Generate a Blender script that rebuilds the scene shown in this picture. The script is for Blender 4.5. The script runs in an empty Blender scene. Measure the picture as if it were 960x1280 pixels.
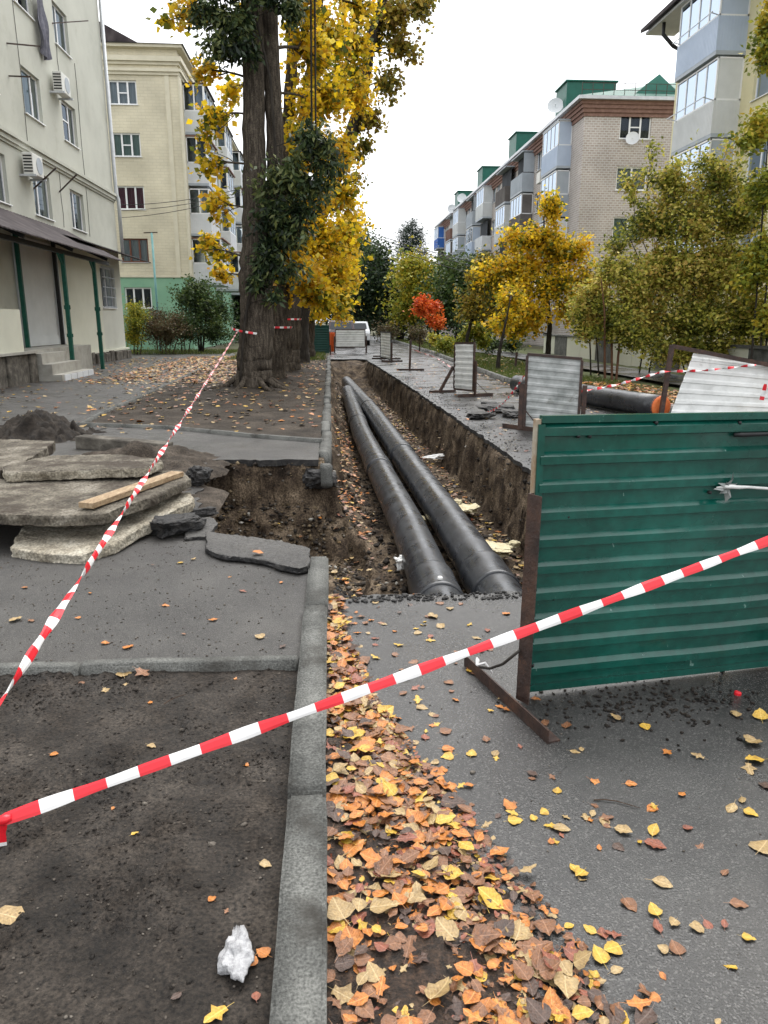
import bpy, bmesh, math, random
import numpy as np
from mathutils import Vector, Matrix
random.seed(7); RNG = np.random.default_rng(11)
sc = bpy.context.scene
COL = sc.collection
R = math.radians

# ------------------------------------------------------------------ camera
FPX, CAMH = 940.0, 1.65
PITCH, YAW = R(14.208), R(4.011)
cd = bpy.data.cameras.new('camera'); cam = bpy.data.objects.new('camera', cd); COL.objects.link(cam)
cam.location = (0, 0, CAMH); cam.rotation_euler = (R(90) - PITCH, 0, -YAW)
cd.sensor_fit = 'HORIZONTAL'; cd.sensor_width = 36; cd.lens = FPX / 960 * 36
cd.clip_start = .05; cd.clip_end = 1500
sc.camera = cam
# ------------------------------------------------------------------ overcast light
w = bpy.data.worlds.new('World'); sc.world = w; w.use_nodes = True
nt = w.node_tree; bg = nt.nodes['Background']
sky = nt.nodes.new('ShaderNodeTexSky'); sky.sky_type = 'NISHITA'; sky.sun_disc = False
SUN_EL, SUN_AZ = R(64), R(20)
sky.sun_elevation = SUN_EL; sky.sun_rotation = SUN_AZ
sky.air_density = 1.0; sky.dust_density = 6.0; sky.ozone_density = 1.0
hs = nt.nodes.new('ShaderNodeHueSaturation'); hs.inputs['Saturation'].default_value = .12
mx = nt.nodes.new('ShaderNodeMix'); mx.data_type = 'RGBA'; mx.inputs['Factor'].default_value = .6
mx.inputs['B'].default_value = (9.6, 9.8, 10.1, 1)          # an even cloud layer over the whole sky
nt.links.new(sky.outputs[0], hs.inputs['Color']); nt.links.new(hs.outputs[0], mx.inputs['A'])
nt.links.new(mx.outputs['Result'], bg.inputs['Color']); bg.inputs['Strength'].default_value = .12
sd = bpy.data.lights.new('sun', 'SUN'); sun = bpy.data.objects.new('sun', sd); COL.objects.link(sun)
sd.energy = 1.4; sd.angle = R(55); sd.color = (1, .97, .93)
sun.rotation_euler = (R(90) - SUN_EL, 0, R(180) - SUN_AZ)
sc.view_settings.view_transform = 'Standard'; sc.view_settings.look = 'None'
sc.view_settings.exposure = 1.0; sc.view_settings.gamma = 1.0

# ------------------------------------------------------------------ pixel helpers (960x1280 photo)
_c, _s, _cy, _sy = math.cos(PITCH), math.sin(PITCH), math.cos(YAW), math.sin(YAW)
CF = np.array([_sy * _c, _cy * _c, -_s]); CR = np.array([_cy, -_sy, 0.]); CU = np.cross(CR, CF); CC = np.array([0, 0, CAMH])
def ray(x, y): return CF + CR * (x - 480) / FPX - CU * (y - 640) / FPX
def G(x, y, z=0.): r = ray(x, y); return CC + r * (z - CAMH) / r[2]
def AY(x, y, Y): r = ray(x, y); return CC + r * Y / r[1]
def AX(x, y, X): r = ray(x, y); return CC + r * X / r[0]
def MPP(p): return float((np.array(p) - CC) @ CF) / FPX          # metres per photo pixel at p

# ------------------------------------------------------------------ noise
def _h(i, j, k, s):
    n = (i * 374761393 + j * 668265263 + k * 2147483647 + s * 974634777) & 0xffffffff
    n = ((n ^ (n >> 13)) * 1274126177) & 0xffffffff
    return ((n ^ (n >> 16)) & 0xffff) / 65535.0
def vn(p, s=0):
    p = np.asarray(p, float); i = np.floor(p).astype(np.int64); f = p - i; f = f * f * (3 - 2 * f); o = 0
    for dx in (0, 1):
        for dy in (0, 1):
            for dz in (0, 1):
                wgt = (f[:, 0] if dx else 1 - f[:, 0]) * (f[:, 1] if dy else 1 - f[:, 1]) * (f[:, 2] if dz else 1 - f[:, 2])
                o = o + wgt * _h(i[:, 0] + dx, i[:, 1] + dy, i[:, 2] + dz, s)
    return o * 2 - 1
def fbm(p, sc_=1., oct_=4, s=0):
    p = np.asarray(p, float) * sc_; o = 0; a = 1.
    for k in range(oct_): o = o + a * vn(p, s + k); p = p * 2.03; a *= .5
    return o
def sstep(a, b, x): t = np.clip((x - a) / (b - a), 0, 1); return t * t * (3 - 2 * t)

# ------------------------------------------------------------------ materials
def mat(name, cols, scale=4., rough=.8, bump=0., bscale=None, detail=8., spec=.3, metal=0., rvar=0., rscale=1.5, stretch=None, fine=None, coat=0., spots=None, trans=0., agg=None):
    """cols: colours spread over a noise ramp.  fine=(scale, amount): speckle.  spots=(scale, lo, hi, colour): patches."""
    m = bpy.data.materials.new(name); m.use_nodes = True; t = m.node_tree; N = t.nodes; L = t.links
    b = N['Principled BSDF']; geo = N.new('ShaderNodeNewGeometry'); vec = geo.outputs['Position']
    if stretch:
        mp = N.new('ShaderNodeMapping'); mp.inputs['Scale'].default_value = stretch; L.new(vec, mp.inputs[0]); vec = mp.outputs[0]
    no = N.new('ShaderNodeTexNoise'); no.inputs['Scale'].default_value = scale; no.inputs['Detail'].default_value = detail; no.inputs['Roughness'].default_value = .62
    L.new(vec, no.inputs['Vector'])
    rp = N.new('ShaderNodeValToRGB'); e = rp.color_ramp.elements; n = len(cols)
    for k, c in enumerate(cols):
        pos = .32 + .36 * (k / (n - 1) if n > 1 else 0)
        el = e[k] if k < 2 else e.new(pos)
        el.position = pos; el.color = (*c, 1)
    if n == 1: e[1].color = (*cols[0], 1); e[1].position = 1
    L.new(no.outputs['Fac'], rp.inputs[0]); col = rp.outputs[0]
    if fine:
        n2 = N.new('ShaderNodeTexNoise'); n2.inputs['Scale'].default_value = fine[0]; n2.inputs['Detail'].default_value = 3; L.new(geo.outputs['Position'], n2.inputs['Vector'])
        mr = N.new('ShaderNodeMapRange'); mr.inputs['From Min'].default_value = .3; mr.inputs['From Max'].default_value = .75; mr.inputs['To Min'].default_value = 1 - fine[1]; mr.inputs['To Max'].default_value = 1 + fine[1] * 1.5
        L.new(n2.outputs['Fac'], mr.inputs[0])
        mm = N.new('ShaderNodeMix'); mm.data_type = 'RGBA'; mm.blend_type = 'MULTIPLY'; mm.inputs['Factor'].default_value = 1
        L.new(col, mm.inputs['A']); L.new(mr.outputs[0], mm.inputs['B']); col = mm.outputs['Result']
    if agg:                                            # (cells per metre, share of pale stones, pale colour)
        vo = N.new('ShaderNodeTexVoronoi'); vo.inputs['Scale'].default_value = agg[0]; L.new(geo.outputs['Position'], vo.inputs['Vector'])
        sx = N.new('ShaderNodeSeparateColor'); L.new(vo.outputs['Color'], sx.inputs[0])
        mr = N.new('ShaderNodeMapRange'); mr.inputs['From Min'].default_value = 1 - agg[1] * 2; mr.inputs['From Max'].default_value = 1.; L.new(sx.outputs[0], mr.inputs[0])
        mm = N.new('ShaderNodeMix'); mm.data_type = 'RGBA'; L.new(mr.outputs[0], mm.inputs['Factor']); L.new(col, mm.inputs['A']); mm.inputs['B'].default_value = (*agg[2], 1); col = mm.outputs['Result']
    if spots:
        n3 = N.new('ShaderNodeTexNoise'); n3.inputs['Scale'].default_value = spots[0]; n3.inputs['Detail'].default_value = 6; n3.inputs['Roughness'].default_value = .7; L.new(vec, n3.inputs['Vector'])
        mr = N.new('ShaderNodeMapRange'); mr.inputs['From Min'].default_value = spots[1]; mr.inputs['From Max'].default_value = spots[2]; L.new(n3.outputs['Fac'], mr.inputs[0])
        mm = N.new('ShaderNodeMix'); mm.data_type = 'RGBA'; L.new(mr.outputs[0], mm.inputs['Factor']); L.new(col, mm.inputs['A']); mm.inputs['B'].default_value = (*spots[3], 1); col = mm.outputs['Result']
    L.new(col, b.inputs['Base Color'])
    b.inputs['Roughness'].default_value = rough; b.inputs['Specular IOR Level'].default_value = spec; b.inputs['Metallic'].default_value = metal
    if coat: b.inputs['Coat Weight'].default_value = coat; b.inputs['Coat Roughness'].default_value = .15
    if rvar:
        n4 = N.new('ShaderNodeTexNoise'); n4.inputs['Scale'].default_value = rscale; n4.inputs['Detail'].default_value = 4; L.new(geo.outputs['Position'], n4.inputs['Vector'])
        mr = N.new('ShaderNodeMapRange'); mr.inputs['From Min'].default_value = .35; mr.inputs['From Max'].default_value = .65; mr.inputs['To Min'].default_value = max(.05, rough - rvar); mr.inputs['To Max'].default_value = min(1, rough + rvar)
        L.new(n4.outputs['Fac'], mr.inputs[0]); L.new(mr.outputs[0], b.inputs['Roughness'])
    if bump:
        n5 = N.new('ShaderNodeTexNoise'); n5.inputs['Scale'].default_value = bscale or scale * 6; n5.inputs['Detail'].default_value = 7; n5.inputs['Roughness'].default_value = .65; L.new(vec, n5.inputs['Vector'])
        bp = N.new('ShaderNodeBump'); bp.inputs['Strength'].default_value = bump; bp.inputs['Distance'].default_value = .02; L.new(n5.outputs['Fac'], bp.inputs['Height']); L.new(bp.outputs[0], b.inputs['Normal'])
    return m
def brickmat(name, c1, c2, mortar, axis, bw=.25, rh=.075, ms=.012):
    m = bpy.data.materials.new(name); m.use_nodes = True; t = m.node_tree; N = t.nodes; L = t.links; b = N['Principled BSDF']
    geo = N.new('ShaderNodeNewGeometry'); sp = N.new('ShaderNodeSeparateXYZ'); cb = N.new('ShaderNodeCombineXYZ'); L.new(geo.outputs['Position'], sp.inputs[0])
    L.new(sp.outputs['X' if axis == 'x' else 'Y'], cb.inputs['X']); L.new(sp.outputs['Z'], cb.inputs['Y'])
    br = N.new('ShaderNodeTexBrick'); L.new(cb.outputs[0], br.inputs['Vector']); br.inputs['Scale'].default_value = 1
    br.inputs['Brick Width'].default_value = bw; br.inputs['Row Height'].default_value = rh; br.inputs['Mortar Size'].default_value = ms
    br.inputs['Color1'].default_value = (*c1, 1); br.inputs['Color2'].default_value = (*c2, 1); br.inputs['Mortar'].default_value = (*mortar, 1)
    no = N.new('ShaderNodeTexNoise'); no.inputs['Scale'].default_value = .6; no.inputs['Detail'].default_value = 8; L.new(geo.outputs['Position'], no.inputs['Vector'])
    mr = N.new('ShaderNodeMapRange'); mr.inputs['From Min'].default_value = .3; mr.inputs['From Max'].default_value = .7; mr.inputs['To Min'].default_value = .8; mr.inputs['To Max'].default_value = 1.12; L.new(no.outputs['Fac'], mr.inputs[0])
    mm = N.new('ShaderNodeMix'); mm.data_type = 'RGBA'; mm.blend_type = 'MULTIPLY'; mm.inputs['Factor'].default_value = 1; L.new(br.outputs['Color'], mm.inputs['A']); L.new(mr.outputs[0], mm.inputs['B'])
    L.new(mm.outputs['Result'], b.inputs['Base Color']); b.inputs['Roughness'].default_value = .9
    bp = N.new('ShaderNodeBump'); bp.inputs['Strength'].default_value = .5; bp.inputs['Distance'].default_value = .01; bp.invert = True; L.new(br.outputs['Fac'], bp.inputs['Height']); L.new(bp.outputs[0], b.inputs['Normal'])
    return m
def leafmat(name, cols, transl=.35, rough=.5, noise=0.):
    """colour picked per leaf from the face attribute 'rnd'"""
    m = bpy.data.materials.new(name); m.use_nodes = True; t = m.node_tree; N = t.nodes; L = t.links
    b = N['Principled BSDF']; at = N.new('ShaderNodeAttribute'); at.attribute_name = 'rnd'
    rp = N.new('ShaderNodeValToRGB'); e = rp.color_ramp.elements; n = len(cols)
    for k, c in enumerate(cols):
        pos = k / (n - 1); el = e[k] if k < 2 else e.new(pos); el.position = pos; el.color = (*c, 1)
    L.new(at.outputs['Fac'], rp.inputs[0]); b.inputs['Roughness'].default_value = rough; b.inputs['Specular IOR Level'].default_value = .35
    L.new(rp.outputs[0], b.inputs['Base Color'])
    tr = N.new('ShaderNodeBsdfTranslucent'); L.new(rp.outputs[0], tr.inputs['Color'])
    ms = N.new('ShaderNodeMixShader'); ms.inputs[0].default_value = transl; out = N['Material Output']
    L.new(b.outputs[0], ms.inputs[1]); L.new(tr.outputs[0], ms.inputs[2]); L.new(ms.outputs[0], out.inputs['Surface'])
    return m
def glassmat():
    m = bpy.data.materials.new('window_glass'); m.use_nodes = True; t = m.node_tree; N = t.nodes; L = t.links
    N.remove(N['Principled BSDF']); gl = N.new('ShaderNodeBsdfGlossy'); gl.inputs['Roughness'].default_value = .02; gl.inputs['Color'].default_value = (.42, .49, .58, 1)
    tp = N.new('ShaderNodeBsdfTransparent'); tp.inputs['Color'].default_value = (.75, .8, .82, 1)
    fr = N.new('ShaderNodeFresnel'); fr.inputs[0].default_value = 1.6; ms = N.new('ShaderNodeMixShader')
    L.new(fr.outputs[0], ms.inputs[0]); L.new(tp.outputs[0], ms.inputs[1]); L.new(gl.outputs[0], ms.inputs[2]); L.new(ms.outputs[0], N['Material Output'].inputs['Surface'])
    return m
def tapemat(name, c):
    m = mat(name, [tuple(x * .9 for x in c), c], scale=40, rough=.35, spec=.5, spots=(14, .66, .8, tuple(x * .75 for x in c)))
    return m

M = {}
M['asphalt'] = mat('asphalt_wet', [(.016, .0155, .0155), (.027, .0262, .0258), (.043, .0415, .04)], scale=1.3, rough=.3, bump=.3, bscale=150, spec=.55, rvar=.2, rscale=1.1, fine=(260, .6), agg=(200, .12, (.1, .097, .092)), spots=(.8, .58, .75, (.034, .028, .023)))
M['asphalt_path'] = mat('asphalt_path', [(.02, .0185, .0175), (.033, .031, .029), (.052, .049, .045)], scale=1.8, rough=.48, bump=.5, bscale=140, spec=.5, rvar=.15, fine=(240, .65), agg=(190, .10, (.1, .095, .087)), spots=(1.1, .56, .75, (.03, .024, .019)))
M['bitumen'] = mat('bitumen_edge', [(.006, .006, .007), (.016, .015, .015), (.05, .046, .042)], scale=14, rough=.6, bump=1, bscale=60, spec=.5)
M['soil'] = mat('soil_dark', [(.011, .0085, .0065), (.026, .0205, .016), (.05, .041, .033)], scale=5.5, rough=.7, bump=1, bscale=42, spec=.3, rvar=.22, rscale=6, fine=(90, .7))
M['soil_strip'] = mat('soil_strip', [(.02, .0155, .0115), (.038, .03, .023), (.065, .052, .04)], scale=1.6, rough=.85, bump=1, bscale=25, spec=.25, fine=(60, .6))
M['trench_soil'] = mat('trench_soil', [(.016, .011, .0075), (.044, .031, .021), (.095, .07, .047), (.18, .137, .095)], scale=3.6, rough=.92, bump=1, bscale=22, spec=.2, fine=(55, .7))
M['dirt'] = mat('loose_dirt', [(.02, .015, .011), (.042, .033, .025), (.08, .064, .05)], scale=5, rough=.9, bump=1, bscale=30, spec=.25, fine=(70, .6))
M['clod'] = mat('dark_clod', [(.008, .006, .0045), (.02, .015, .011), (.04, .031, .023)], scale=9, rough=.8, bump=1, bscale=35)
M['mulch'] = mat('leaf_mould', [(.01, .0065, .005), (.024, .015, .01), (.05, .03, .019), (.085, .052, .033)], scale=34, rough=.42, bump=1, bscale=60, spec=.5, fine=(120, .6))
M['ground'] = mat('ground', [(.05, .042, .03), (.07, .065, .035), (.06, .075, .03)], scale=.5, rough=.95, bump=.6, bscale=12)
M['grass_soil'] = mat('grass_soil', [(.035, .035, .018), (.05, .06, .02), (.07, .085, .028)], scale=1.4, rough=.95, bump=.8, bscale=20)
M['kerb'] = mat('kerb_concrete', [(.05, .051, .047), (.095, .096, .089), (.14, .141, .13)], scale=3.5, rough=.75, bump=.6, bscale=60, spec=.35, fine=(120, .5), spots=(3, .53, .7, (.035, .032, .027)))
M['concrete'] = mat('slab_concrete', [(.13, .11, .08), (.28, .25, .195), (.42, .39, .32)], scale=5, rough=.9, bump=1, bscale=26, fine=(60, .45), spots=(3.5, .58, .7, (.09, .07, .05)))
M['concrete_dirty'] = mat('slab_dirty', [(.05, .043, .034), (.12, .105, .082), (.21, .19, .155)], scale=4, rough=.9, bump=1, bscale=26, fine=(60, .45), spots=(2.5, .5, .62, (.055, .044, .034)))
M['stone_dark'] = mat('stone_dark', [(.04, .036, .03), (.09, .08, .066), (.17, .155, .13)], scale=5, rough=.85, bump=1, bscale=18)
M['ochre'] = mat('ochre_clay', [(.07, .048, .026), (.13, .095, .055), (.2, .155, .095)], scale=7, rough=.95, bump=.6, bscale=40)
M['pale_stone'] = mat('pale_stone', [(.24, .225, .19), (.4, .38, .34)], scale=12, rough=.85)
M['rubble'] = mat('rubble', [(.04, .033, .026), (.09, .076, .062), (.18, .16, .135)], scale=9, rough=.9, bump=.6, bscale=50)
M['wood'] = mat('plank_wood', [(.19, .125, .07), (.3, .215, .13), (.38, .29, .185)], scale=7, rough=.7, bump=.4, bscale=22, stretch=(3.5, 1, 3.5), fine=(70, .2))
M['pipe'] = mat('pipe_black', [(.012, .013, .016), (.022, .024, .028), (.04, .042, .047)], scale=2.2, rough=.33, bump=.08, bscale=9, spec=.6, rvar=.1, rscale=5, fine=(45, .4), spots=(2.3, .62, .74, (.085, .078, .068)))
M['foam'] = mat('foam', [(.5, .43, .26), (.66, .6, .42)], scale=14, rough=.95, bump=.8, bscale=60)
M['green'] = mat('green_paint', [(.002, .047, .034), (.0035, .068, .05), (.007, .1, .075)], scale=1.6, rough=.22, spec=.6, rvar=.08, rscale=4, bump=.06, bscale=12, fine=(20, .15), spots=(24, .675, .70, (.14, .25, .215)), stretch=(1, 1, .45))
M['green_far'] = mat('green_far', [(.004, .04, .03), (.008, .06, .047)], scale=3, rough=.4)
M['rust'] = mat('rusty_steel', [(.02, .011, .009), (.042, .022, .016), (.085, .042, .026)], scale=9, rough=.6, bump=.5, bscale=40, spec=.5, spots=(12, .62, .72, (.13, .055, .025)))
M['galv'] = mat('old_zinc_sheet', [(.2, .215, .205), (.34, .355, .345), (.48, .49, .48)], scale=4, rough=.45, spec=.5, spots=(3, .58, .7, (.12, .12, .10)), bump=.2, bscale=14)
M['white_sheet'] = mat('white_sheet', [(.52, .53, .51), (.68, .69, .67), (.76, .77, .75)], scale=2.5, rough=.45, spec=.5, spots=(2.2, .6, .75, (.3, .3, .28)))
M['primer'] = mat('edge_primer', [(.42, .4, .33), (.28, .18, .1)], scale=14, rough=.7)
M['wire'] = mat('wire', [(.05, .045, .04)], rough=.5, metal=.6)
M['rag'] = mat('plastic_rag', [(.55, .55, .53), (.75, .75, .73)], scale=25, rough=.4, spec=.5)
M['tape_red'] = tapemat('tape_red', (.68, .012, .024)); M['tape_white'] = tapemat('tape_white', (.7, .69, .68))
M['bark'] = mat('linden_bark', [(.022, .0175, .013), (.06, .049, .038), (.12, .1, .078)], scale=7, rough=.95, bump=.8, bscale=14, stretch=(3, 3, .45), spec=.2, fine=(40, .4))
M['bark_dark'] = mat('dark_bark', [(.012, .010, .008), (.03, .025, .02), (.05, .042, .034)], scale=8, rough=.95, bump=.6, bscale=20, stretch=(2, 2, .5))
M['twig'] = mat('shrub_twig', [(.035, .022, .015), (.07, .045, .03)], scale=8, rough=.9)
M['redbark'] = mat('reddish_bark', [(.09, .045, .025), (.14, .07, .04)], scale=6, rough=.9)
M['w_cream'] = mat('plaster_grey_cream', [(.42, .425, .37), (.49, .495, .435), (.53, .535, .47)], scale=.5, rough=.9, bump=.25, bscale=60, spots=(.9, .6, .8, (.38, .38, .31)))
M['w_low'] = mat('plaster_porch', [(.52, .52, .43), (.6, .6, .5)], scale=.8, rough=.9, bump=.2, bscale=50)
M['w_yellow'] = mat('plaster_yellow', [(.6, .55, .34), (.7, .65, .42)], scale=.7, rough=.9)
M['w_b2'] = brickmat('cream_brick', (.61, .56, .42), (.64, .59, .45), (.575, .53, .4), 'x', .42, .16, .02)
M['w_b2y'] = brickmat('cream_brick_side', (.61, .56, .42), (.64, .59, .45), (.575, .53, .4), 'y', .42, .16, .02)
M['w_green'] = mat('mint_plinth', [(.2, .38, .26), (.25, .44, .3)], scale=1.2, rough=.85)
M['w_brick'] = brickmat('grey_brick_end', (.35, .295, .26), (.43, .375, .34), (.54, .52, .5), 'x', .27, .13, .022)
M['w_bricky'] = brickmat('grey_brick_street', (.35, .295, .26), (.43, .375, .34), (.54, .52, .5), 'y', .27, .13, .022)
M['redbrick'] = mat('red_cornice', [(.17, .095, .075), (.26, .16, .13)], scale=5, rough=.9)
M['trim'] = mat('trim_cream', [(.56, .52, .4), (.65, .61, .48)], scale=2, rough=.8)
M['white'] = mat('white_pvc', [(.74, .75, .76), (.8, .81, .81)], scale=2, rough=.4, spec=.5)
M['white_wall'] = mat('white_panel', [(.58, .6, .62), (.68, .7, .72)], scale=1.5, rough=.5)
M['brownframe'] = mat('brown_frame', [(.12, .045, .03), (.17, .07, .045)], scale=6, rough=.6)
M['glass'] = glassmat()
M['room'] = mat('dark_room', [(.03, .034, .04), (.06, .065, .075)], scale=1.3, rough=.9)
M['curtain'] = mat('net_curtain', [(.32, .35, .38), (.5, .53, .55)], scale=5, rough=.9, stretch=(3, 3, .2))
M['curtain_green'] = mat('green_curtain', [(.2, .3, .28), (.3, .4, .36)], scale=5, rough=.9, stretch=(3, 3, .2))
M['curtain_plum'] = mat('plum_curtain', [(.12, .02, .04), (.2, .035, .07)], scale=5, rough=.9, stretch=(3, 3, .2))
M['roof_grey'] = mat('slate_roof', [(.1, .1, .1), (.2, .19, .18)], scale=4, rough=.8)
M['roof_brown'] = mat('tin_canopy', [(.03, .024, .026), (.055, .045, .047), (.085, .072, .072)], scale=1.8, rough=.75, spec=.15, spots=(5, .7, .76, (.3, .15, .05)))
M['roof_green'] = mat('green_roof_metal', [(.008, .085, .06), (.014, .12, .088)], scale=2, rough=.45)
M['zinc'] = mat('zinc', [(.42, .44, .46), (.55, .57, .59)], scale=3, rough=.4, metal=.3)
M['green_post'] = mat('green_post', [(.005, .06, .04), (.012, .1, .07)], scale=9, rough=.5, spots=(7, .68, .72, (.2, .2, .18)))
M['black'] = mat('black_metal', [(.012, .012, .013), (.02, .02, .02)], scale=8, rough=.5)
M['tile'] = mat('step_tile', [(.26, .25, .22), (.42, .41, .37)], scale=3, rough=.5)
M['bal_blue'] = mat('balcony_pale_blue', [(.42, .5, .62), (.5, .58, .7)], scale=1, rough=.5)
M['bal_grey'] = mat('balcony_grey', [(.33, .37, .41), (.42, .46, .5)], scale=1.4, rough=.55)
M['bal_pale'] = mat('balcony_pale_grey', [(.55, .57, .57), (.64, .66, .66)], scale=1.4, rough=.55)
M['bal_dark'] = mat('balcony_dark', [(.1, .09, .085), (.17, .155, .145)], scale=1.4, rough=.7)
M['bal_strong'] = mat('balcony_strong_blue', [(.03, .12, .42), (.05, .17, .5)], scale=1.4, rough=.5)
M['ac'] = mat('ac_white', [(.62, .62, .58), (.7, .7, .66)], scale=3, rough=.5)
M['blanket'] = mat('grey_blanket', [(.1, .1, .125), (.19, .19, .225)], scale=9, rough=.95)
M['clothespole'] = mat('teal_pole', [(.13, .3, .3), (.2, .38, .38)], scale=5, rough=.6)
M['orange'] = mat('orange_mesh', [(.6, .12, .03), (.72, .2, .06)], scale=8, rough=.6)
M['car_dark'] = mat('car_dark', [(.035, .012, .014)], rough=.3, spec=.5); M['car_white'] = mat('car_white', [(.62, .64, .66)], rough=.3)
M['tyre'] = mat('tyre', [(.015, .015, .015)], rough=.8); M['car_glass'] = mat('car_glass', [(.02, .025, .03)], rough=.08, spec=.6)
M['plant_root'] = M['bark']
# leaves on trees
M['l_yellow'] = leafmat('leaf_yellow', [(.10, .13, .02), (.34, .32, .025), (.78, .55, .02), (.84, .6, .035), (.74, .4, .02), (.74, .62, .12)], transl=.58)
M['l_olive'] = leafmat('leaf_olive', [(.07, .08, .015), (.16, .16, .03), (.3, .25, .04), (.42, .3, .035), (.22, .14, .03)], transl=.45)
M['l_dark'] = leafmat('leaf_dark', [(.01, .02, .01), (.028, .05, .02), (.065, .1, .035), (.17, .19, .06)], transl=.3, rough=.4)
M['l_green'] = leafmat('leaf_green', [(.018, .035, .012), (.04, .075, .02), (.075, .12, .03), (.12, .15, .035)])
M['l_deep'] = leafmat('leaf_deep', [(.008, .018, .009), (.02, .042, .017), (.04, .07, .025), (.075, .1, .03)])
M['l_yg'] = leafmat('leaf_yellow_green', [(.09, .12, .02), (.22, .26, .03), (.38, .36, .04), (.45, .33, .03)])
M['l_bush'] = leafmat('leaf_bush', [(.09, .11, .02), (.24, .26, .04), (.46, .44, .07), (.66, .57, .15), (.44, .3, .07)], transl=.5)
M['l_red'] = leafmat('leaf_red', [(.45, .06, .02), (.7, .12, .025), (.72, .2, .03)])
M['l_brown'] = leafmat('leaf_brown', [(.07, .06, .03), (.14, .115, .06), (.12, .07, .035), (.09, .1, .03)])
M['l_pine'] = leafmat('needles', [(.012, .026, .018), (.028, .05, .032), (.045, .07, .04)], transl=.05)
M['blade'] = leafmat('grass_blade', [(.045, .07, .015), (.09, .13, .025), (.17, .17, .05)])
# fallen leaves
def fallmat(name, c1, c2, c3):
    m = mat(name, [c1, c2, c2, c3], scale=22, rough=.34, spec=.5, bump=.4, bscale=70, fine=(140, .25), spots=(60, .66, .72, tuple(x * .35 for x in c1)))
    t = m.node_tree; N = t.nodes; L = t.links; b_ = N['Principled BSDF']; src = b_.inputs['Base Color'].links[0].from_socket
    at = N.new('ShaderNodeAttribute'); at.attribute_name = 'vein'; sp = N.new('ShaderNodeSeparateXYZ'); L.new(at.outputs['Vector'], sp.inputs[0])
    def math_(op, a, b2=None):
        n_ = N.new('ShaderNodeMath'); n_.operation = op
        for k_, v_ in enumerate((a, b2)):
            if v_ is None: continue
            if isinstance(v_, (int, float)): n_.inputs[k_].default_value = v_
            else: L.new(v_, n_.inputs[k_])
        return n_.outputs[0]
    def ramp(v, a, b2, lo, hi):
        n_ = N.new('ShaderNodeMapRange'); L.new(v, n_.inputs[0]); [setattr(n_.inputs[k_], 'default_value', x_) for k_, x_ in ((1, a), (2, b2), (3, lo), (4, hi))]; return n_.outputs[0]
    ax_ = math_('ABSOLUTE', sp.outputs['X']); mid = ramp(ax_, .008, .03, 1, 0)
    sd = ramp(math_('SINE', math_('MULTIPLY', math_('SUBTRACT', sp.outputs['Y'], math_('MULTIPLY', ax_, .8)), 48.)), .8, 1., 0, .45)
    vein = math_('MAXIMUM', mid, sd); edge = ramp(ax_, .2, .48, 0, .45)
    def mixc(a, f_, colr):
        n_ = N.new('ShaderNodeMix'); n_.data_type = 'RGBA'; L.new(a, n_.inputs['A']); L.new(f_, n_.inputs['Factor']); n_.inputs['B'].default_value = (*colr, 1); return n_.outputs['Result']
    o_ = mixc(src, edge, tuple(x * .6 for x in c1)); o_ = mixc(o_, math_('MULTIPLY', vein, .55), tuple(min(.7, x * 1.35 + .05) for x in c3)); L.new(o_, b_.inputs['Base Color'])
    return m
FALL = [('orange', fallmat('fallen_orange', (.22, .06, .01), (.4, .135, .02), (.48, .21, .045))),
        ('brown', fallmat('fallen_brown', (.085, .034, .016), (.17, .072, .03), (.25, .12, .055))),
        ('yellow', fallmat('fallen_yellow', (.34, .18, .02), (.46, .28, .03), (.5, .35, .075))),
        ('tan', fallmat('fallen_tan', (.2, .125, .05), (.31, .21, .09), (.4, .3, .15))),
        ('russet', fallmat('fallen_russet', (.11, .032, .018), (.2, .058, .03), (.27, .1, .055))),
        ('dark brown', fallmat('fallen_dark', (.03, .016, .011), (.058, .031, .021), (.095, .055, .037)))]

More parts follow.
